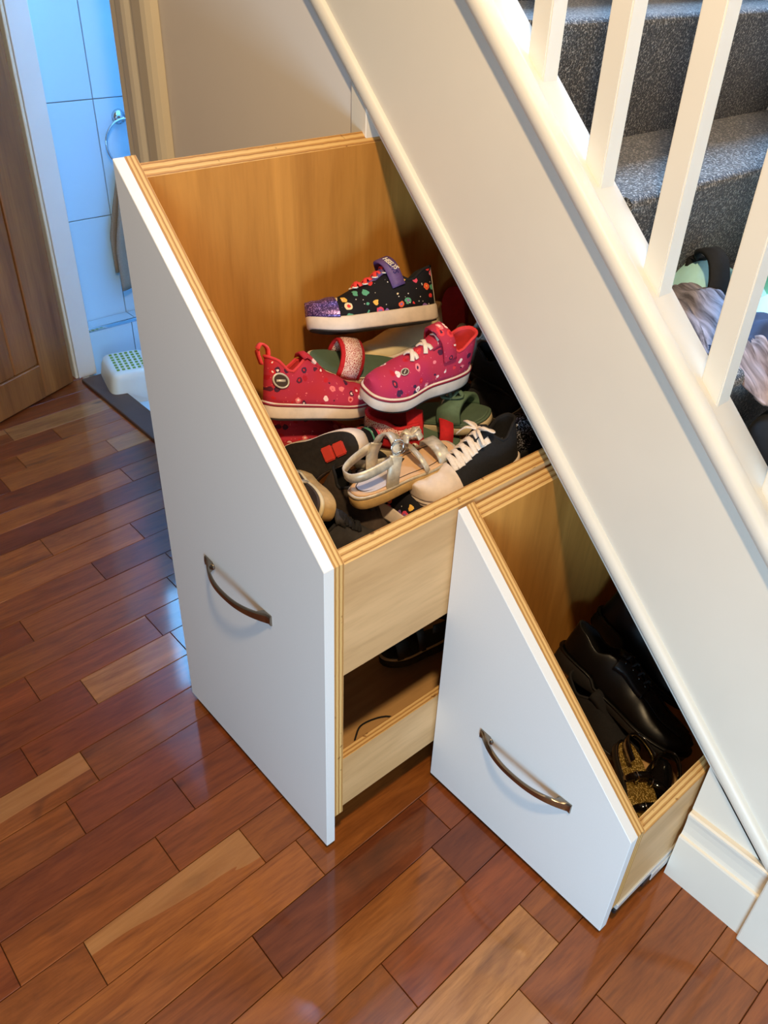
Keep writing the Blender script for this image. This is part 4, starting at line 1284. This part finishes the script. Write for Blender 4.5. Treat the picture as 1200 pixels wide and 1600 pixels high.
def leather_shoe(key, label):
    r = empty('leather_shoe'); L = place(r, key); last = Last(L, 0.108, 2.8, 0.74, 0.08, 0.010)
    zs = lambda t: interp(t, [(0, 0.034), (0.28, 0.034), (0.36, 0.018), (1, 0.018)])
    bm_obj('sole', sole_mesh(last, lambda t: interp(t, [(0, 0), (0.26, 0), (0.34, 0.006), (0.5, 0.0), (1, 0)]), zs, 1.03), 'rubber_black', r, True)
    bm_obj('welt', sole_mesh(last, lambda t: zs(t) - 0.003, lambda t: zs(t) + 0.001, 1.075, 0.007, [(0, 1), (0.5, 1.01), (1, 1)]), 'black_leather', r, True)
    collar = [(0, 0.066), (0.08, 0.064), (0.22, 0.050), (0.38, 0.082), (0.60, 0.062), (0.82, 0.042), (0.95, 0.034), (1, 0.024)]
    oh = [(0, 0.8), (0.22, 0.8), (0.34, 0.6), (0.44, 0.26), (0.58, 0.06), (0.62, 0.0), (1, 0)]
    up = Upper(last, lambda t: zs(t) - 0.002, collar, oh)
    shell('upper', up.mesh(), ['black_leather', 'black_fabric'], r, 0.004)
    # raised apron seam round the vamp
    rim = [up.pt(t, 1, 0.66, 0.001) for t in [0.60 + 0.33 * i / 12 for i in range(13)]]
    rim2 = [up.pt(t, -1, 0.66, 0.001) for t in [0.60 + 0.33 * i / 12 for i in range(13)]]
    sweep('apron_seam', rim + list(reversed(rim2)), circ_sect(0.0022, 6), 'black_leather', r)
    shell('eyelet_facing', up.mesh(0.36, 0.60, 14, 4, 0.55, 1.0, 0.0035), ['black_leather'], r, 0.002, 1, False)
    tp = [Vector(((0.62 - 0.30 * i / 8) * L, last.cy(.5), zs(.5) + interp(0.62 - 0.30 * i / 8, collar) - 0.004 + 0.016 * (i / 8) ** 2)) for i in range(9)]
    sweep('tongue', tp, [(-0.022, -0.008), (0, 0.0035), (0.022, -0.008), (0, -0.001)], 'black_leather', r, scales=[0.5 + 0.5 * i / 8 for i in range(9)])
    for i in range(4):
        t = 0.40 + 0.058 * i
        for sg in (1, -1):
            P = up.pt(t, sg, 0.84, 0.0065)
            bm = bmesh.new(); bmesh.ops.create_uvsphere(bm, u_segments=10, v_segments=6, radius=0.0032)
            bmesh.ops.translate(bm, vec=P, verts=bm.verts)
            bm_obj('eyelet', bm, 'black_patent', r, True)
        P = up.pt(t, 1, 0.88, 0.004); Q = up.pt(t - 0.02, -1, 0.88, 0.004); md_ = (P + Q) / 2 + Vector((0, 0, 0.008))
        sweep('lace', spline([P, md_, Q], 10), strip_sect(0.005, 0.0025), 'black_fabric', r)
    return tag(r, label, 'shoe', GL)


leather_shoe('leather_a', 'large black leather lace-up shoe, nearest the front of the low drawer')
leather_shoe('leather_b', 'black leather shoe farther back in the low drawer, half in shadow')


def buckle_sandal(key, label, bed):
    r = empty('sandal'); L = place(r, key); last = Last(L, 0.062, 2.6, 0.82, 0.06, 0.004)
    zs = footbed_sole(r, last, (0.024, 0.016), 'rubber_black', bed, 'black_patent')
    for (a, b, h, w) in ((0.86, 0.82, 0.022, 0.014), (0.50, 0.46, 0.030, 0.013)):
        s = cross_strap(r, last, zs, 'strap', a, b, h, w, 0.0025, 'black_patent')
        c = Vector(((a + b) / 2 * L, -last.hw(a) * 0.55, zs(a) + h * 0.86))
        q4 = [c + Vector((sx * 0.008, -0.001, sz * 0.007)) for sx, sz in ((-1, -1), (-1, 1), (1, 1), (1, -1))]
        sweep('buckle', q4, circ_sect(0.0013, 6), 'chrome', s, up=Vector((0, 1, 0.2)), closed=True)
    heel_strap(r, last, zs, 'heel_strap', 0.34, zs(0) + 0.03, 0.018, 0.0025, 'black_patent', 0.006)
    return tag(r, label, 'sandal', GL)


buckle_sandal('gold_a', 'gold glitter sandal with black patent straps in the front corner of the low drawer', 'gold_glitter')
buckle_sandal('gold_b', 'black patent sandal with bright buckles against the low drawer side', 'black_patent')

sneaker('dark_fill_shoe', 'shoe', 'plain black shoe added to darken the low drawer under the large leather shoe', GL, 'black_fabric', 'black_fabric', 'rubber_black', 0.082, (0.020, 0.018), 0.05)  # added shoe, fills the shaded base of the drawer with dark

# ------------------------------------------------------------------ lower compartment of the tall drawer
brown_sandal('lower', 'dark olive sandal on the bottom shelf of the tall drawer', 'footwear on the bottom shelf', 'olive_dark', 'olive_dark', 'olive_dark')
sweep_pts = spline([(0.455, -0.415, 0.215), (0.450, -0.412, 0.150), (0.440, -0.395, 0.129), (0.425, -0.36, 0.1285), (0.400, -0.33, 0.1285), (0.385, -0.30, 0.1285), (0.400, -0.25, 0.1285), (0.440, -0.225, 0.1285), (0.462, -0.21, 0.1285)], 40)
o = sweep('shoelace', sweep_pts, circ_sect(0.0018, 6), 'black_fabric')
tag(o, 'thin dark loose lace curling on the bottom shelf of the tall drawer', 'shoelace')

# ------------------------------------------------------------------ laundry on the stairs


def cloth_heap(name, label, loc, size, rot, mat, seed, amp=0.02, freq=18.0, n=34, folds=(1.0, 0.25), cat='clothing', thick=0.004, round_p=2.2):
    """A crumpled garment: a soft mound with running folds, thin at its hem."""
    bm = bmesh.new(); G = []
    so = Vector((seed * 3.1, seed * 1.7, seed * 0.9))
    for i in range(n + 1):
        row = []
        for j in range(n + 1):
            u, v = 2 * i / n - 1, 2 * j / n - 1
            # squircle mapping
            x = u * math.sqrt(max(0, 1 - v * v / 2)); y = v * math.sqrt(max(0, 1 - u * u / 2))
            r = min(1.0, math.hypot(x, y))
            f = noise.noise(Vector((x * folds[0] * 2, y * folds[1] * freq * 0.4, 0)) + so)
            f2 = noise.noise(Vector((x * 2.2, y * 2.2, 2.0)) + so)
            edge = (1 - r ** round_p)
            z = size[2] * edge * (0.85 + 0.35 * f2) + amp * f * (0.25 + edge)
            wx = 1 + 0.10 * noise.noise(Vector((math.atan2(y, x) * 1.3, seed, 0)))
            row.append(bm.verts.new((x * size[0] * wx, y * size[1] * wx, max(0.002, z))))
        G.append(row)
    for i in range(n):
        for j in range(n):
            bm.faces.new((G[i][j], G[i + 1][j], G[i + 1][j + 1], G[i][j + 1]))
    o = bm_obj(name, bm, mat, None, True)
    md = o.modifiers.new('thick', 'SOLIDIFY'); md.thickness = thick; md.offset = -1
    o.location = loc; o.rotation_euler = rot
    return tag(o, label, cat, 'laundry on the stairs')


TZ = 0.9217
cloth_heap('mint_blouse', 'pale mint cotton top lying against the carpeted riser', (0.535, 0.37, TZ), (0.10, 0.10, 0.060), (0, 0, 0.4), 'mint_cloth', 3, 0.02)
cloth_heap('jade_garment', 'jade green garment at the back of the laundry on the stairs', (0.585, 0.50, TZ), (0.09, 0.12, 0.050), (0, 0, 0.2), 'jade_cloth', 5, 0.02)
cloth_heap('mint_shirt', 'crumpled mint shirt at the right of the laundry on the stairs', (0.700, 0.33, TZ), (0.075, 0.11, 0.062), (0, 0, -0.5), 'mint_cloth', 8, 0.03)
cloth_heap('grey_scarf', 'grey ribbed knit scarf bunched behind the white balusters', (0.605, 0.215, TZ), (0.13, 0.075, 0.062), (0, 0, -0.55), 'grey_knit', 11, 0.024, 26, folds=(0.5, 0.8))
cloth_heap('navy_garment', 'navy garment between the grey scarf and the black bag', (0.690, 0.20, TZ), (0.075, 0.08, 0.052), (0, 0, 0.2), 'navy_cloth', 14, 0.02)
cloth_heap('brown_scarf', 'brown ribbed knit strip hanging over the stair edge above the black bag', (0.735, 0.150, TZ - 0.01), (0.09, 0.035, 0.045), (0, 0.25, -0.5), 'brown_knit', 17, 0.015, 26, folds=(0.5, 0.8))
# black strap looped over the mint top
o = sweep('bag_strap', spline([(0.500, 0.345, TZ + 0.002), (0.505, 0.340, TZ + 0.06), (0.525, 0.33, TZ + 0.082), (0.555, 0.315, TZ + 0.075), (0.575, 0.30, TZ + 0.045), (0.585, 0.285, TZ + 0.01)], 24), strip_sect(0.036, 0.006), 'black_cloth', None, up=Vector((0.5, -0.3, 1)))
tag(o, 'wide black fabric strap arching over the pale mint top', 'strap', 'laundry on the stairs')
# black tote bag on the next step down
bag = tag(empty('tote_bag', (0.85, 0.22, 0.7181)), 'large soft black bag slumped on the lower carpeted step', 'bag', 'laundry on the stairs')
bm = bmesh.new(); prev = None
for q, (z, hx, hy) in enumerate([(0.0, 0.085, 0.13), (0.012, 0.094, 0.138), (0.06, 0.098, 0.142), (0.11, 0.094, 0.14), (0.145, 0.082, 0.134), (0.165, 0.060, 0.125), (0.160, 0.046, 0.118)]):
    ringv = []
    for i in range(36):
        a = 2 * PI * i / 36; c, s = math.cos(a), math.sin(a)
        w = 1 + 0.05 * noise.noise(Vector((c * 2, s * 2, z * 14)))
        ringv.append(bm.verts.new((hx * w * math.copysign(abs(c) ** 0.5, c), hy * w * math.copysign(abs(s) ** 0.5, s), z + 0.012 * noise.noise(Vector((c * 1.5, s * 1.5, 7))) * (z > 0.1))))
    if prev:
        for i in range(36):
            bm.faces.new((prev[i], prev[(i + 1) % 36], ringv[(i + 1) % 36], ringv[i]))
    else:
        bm.faces.new(list(reversed(ringv)))
    prev = ringv
bm_obj('bag_body', bm, 'black_cloth', bag, True).modifiers.new('s', 'SUBSURF').levels = 1
sweep('zip_edge', spline([(0.046 * math.cos(a), 0.118 * math.sin(a), 0.163) for a in [2 * PI * i / 12 for i in range(12)]], 36, True), circ_sect(0.004, 6), 'soft_white', bag, closed=True)
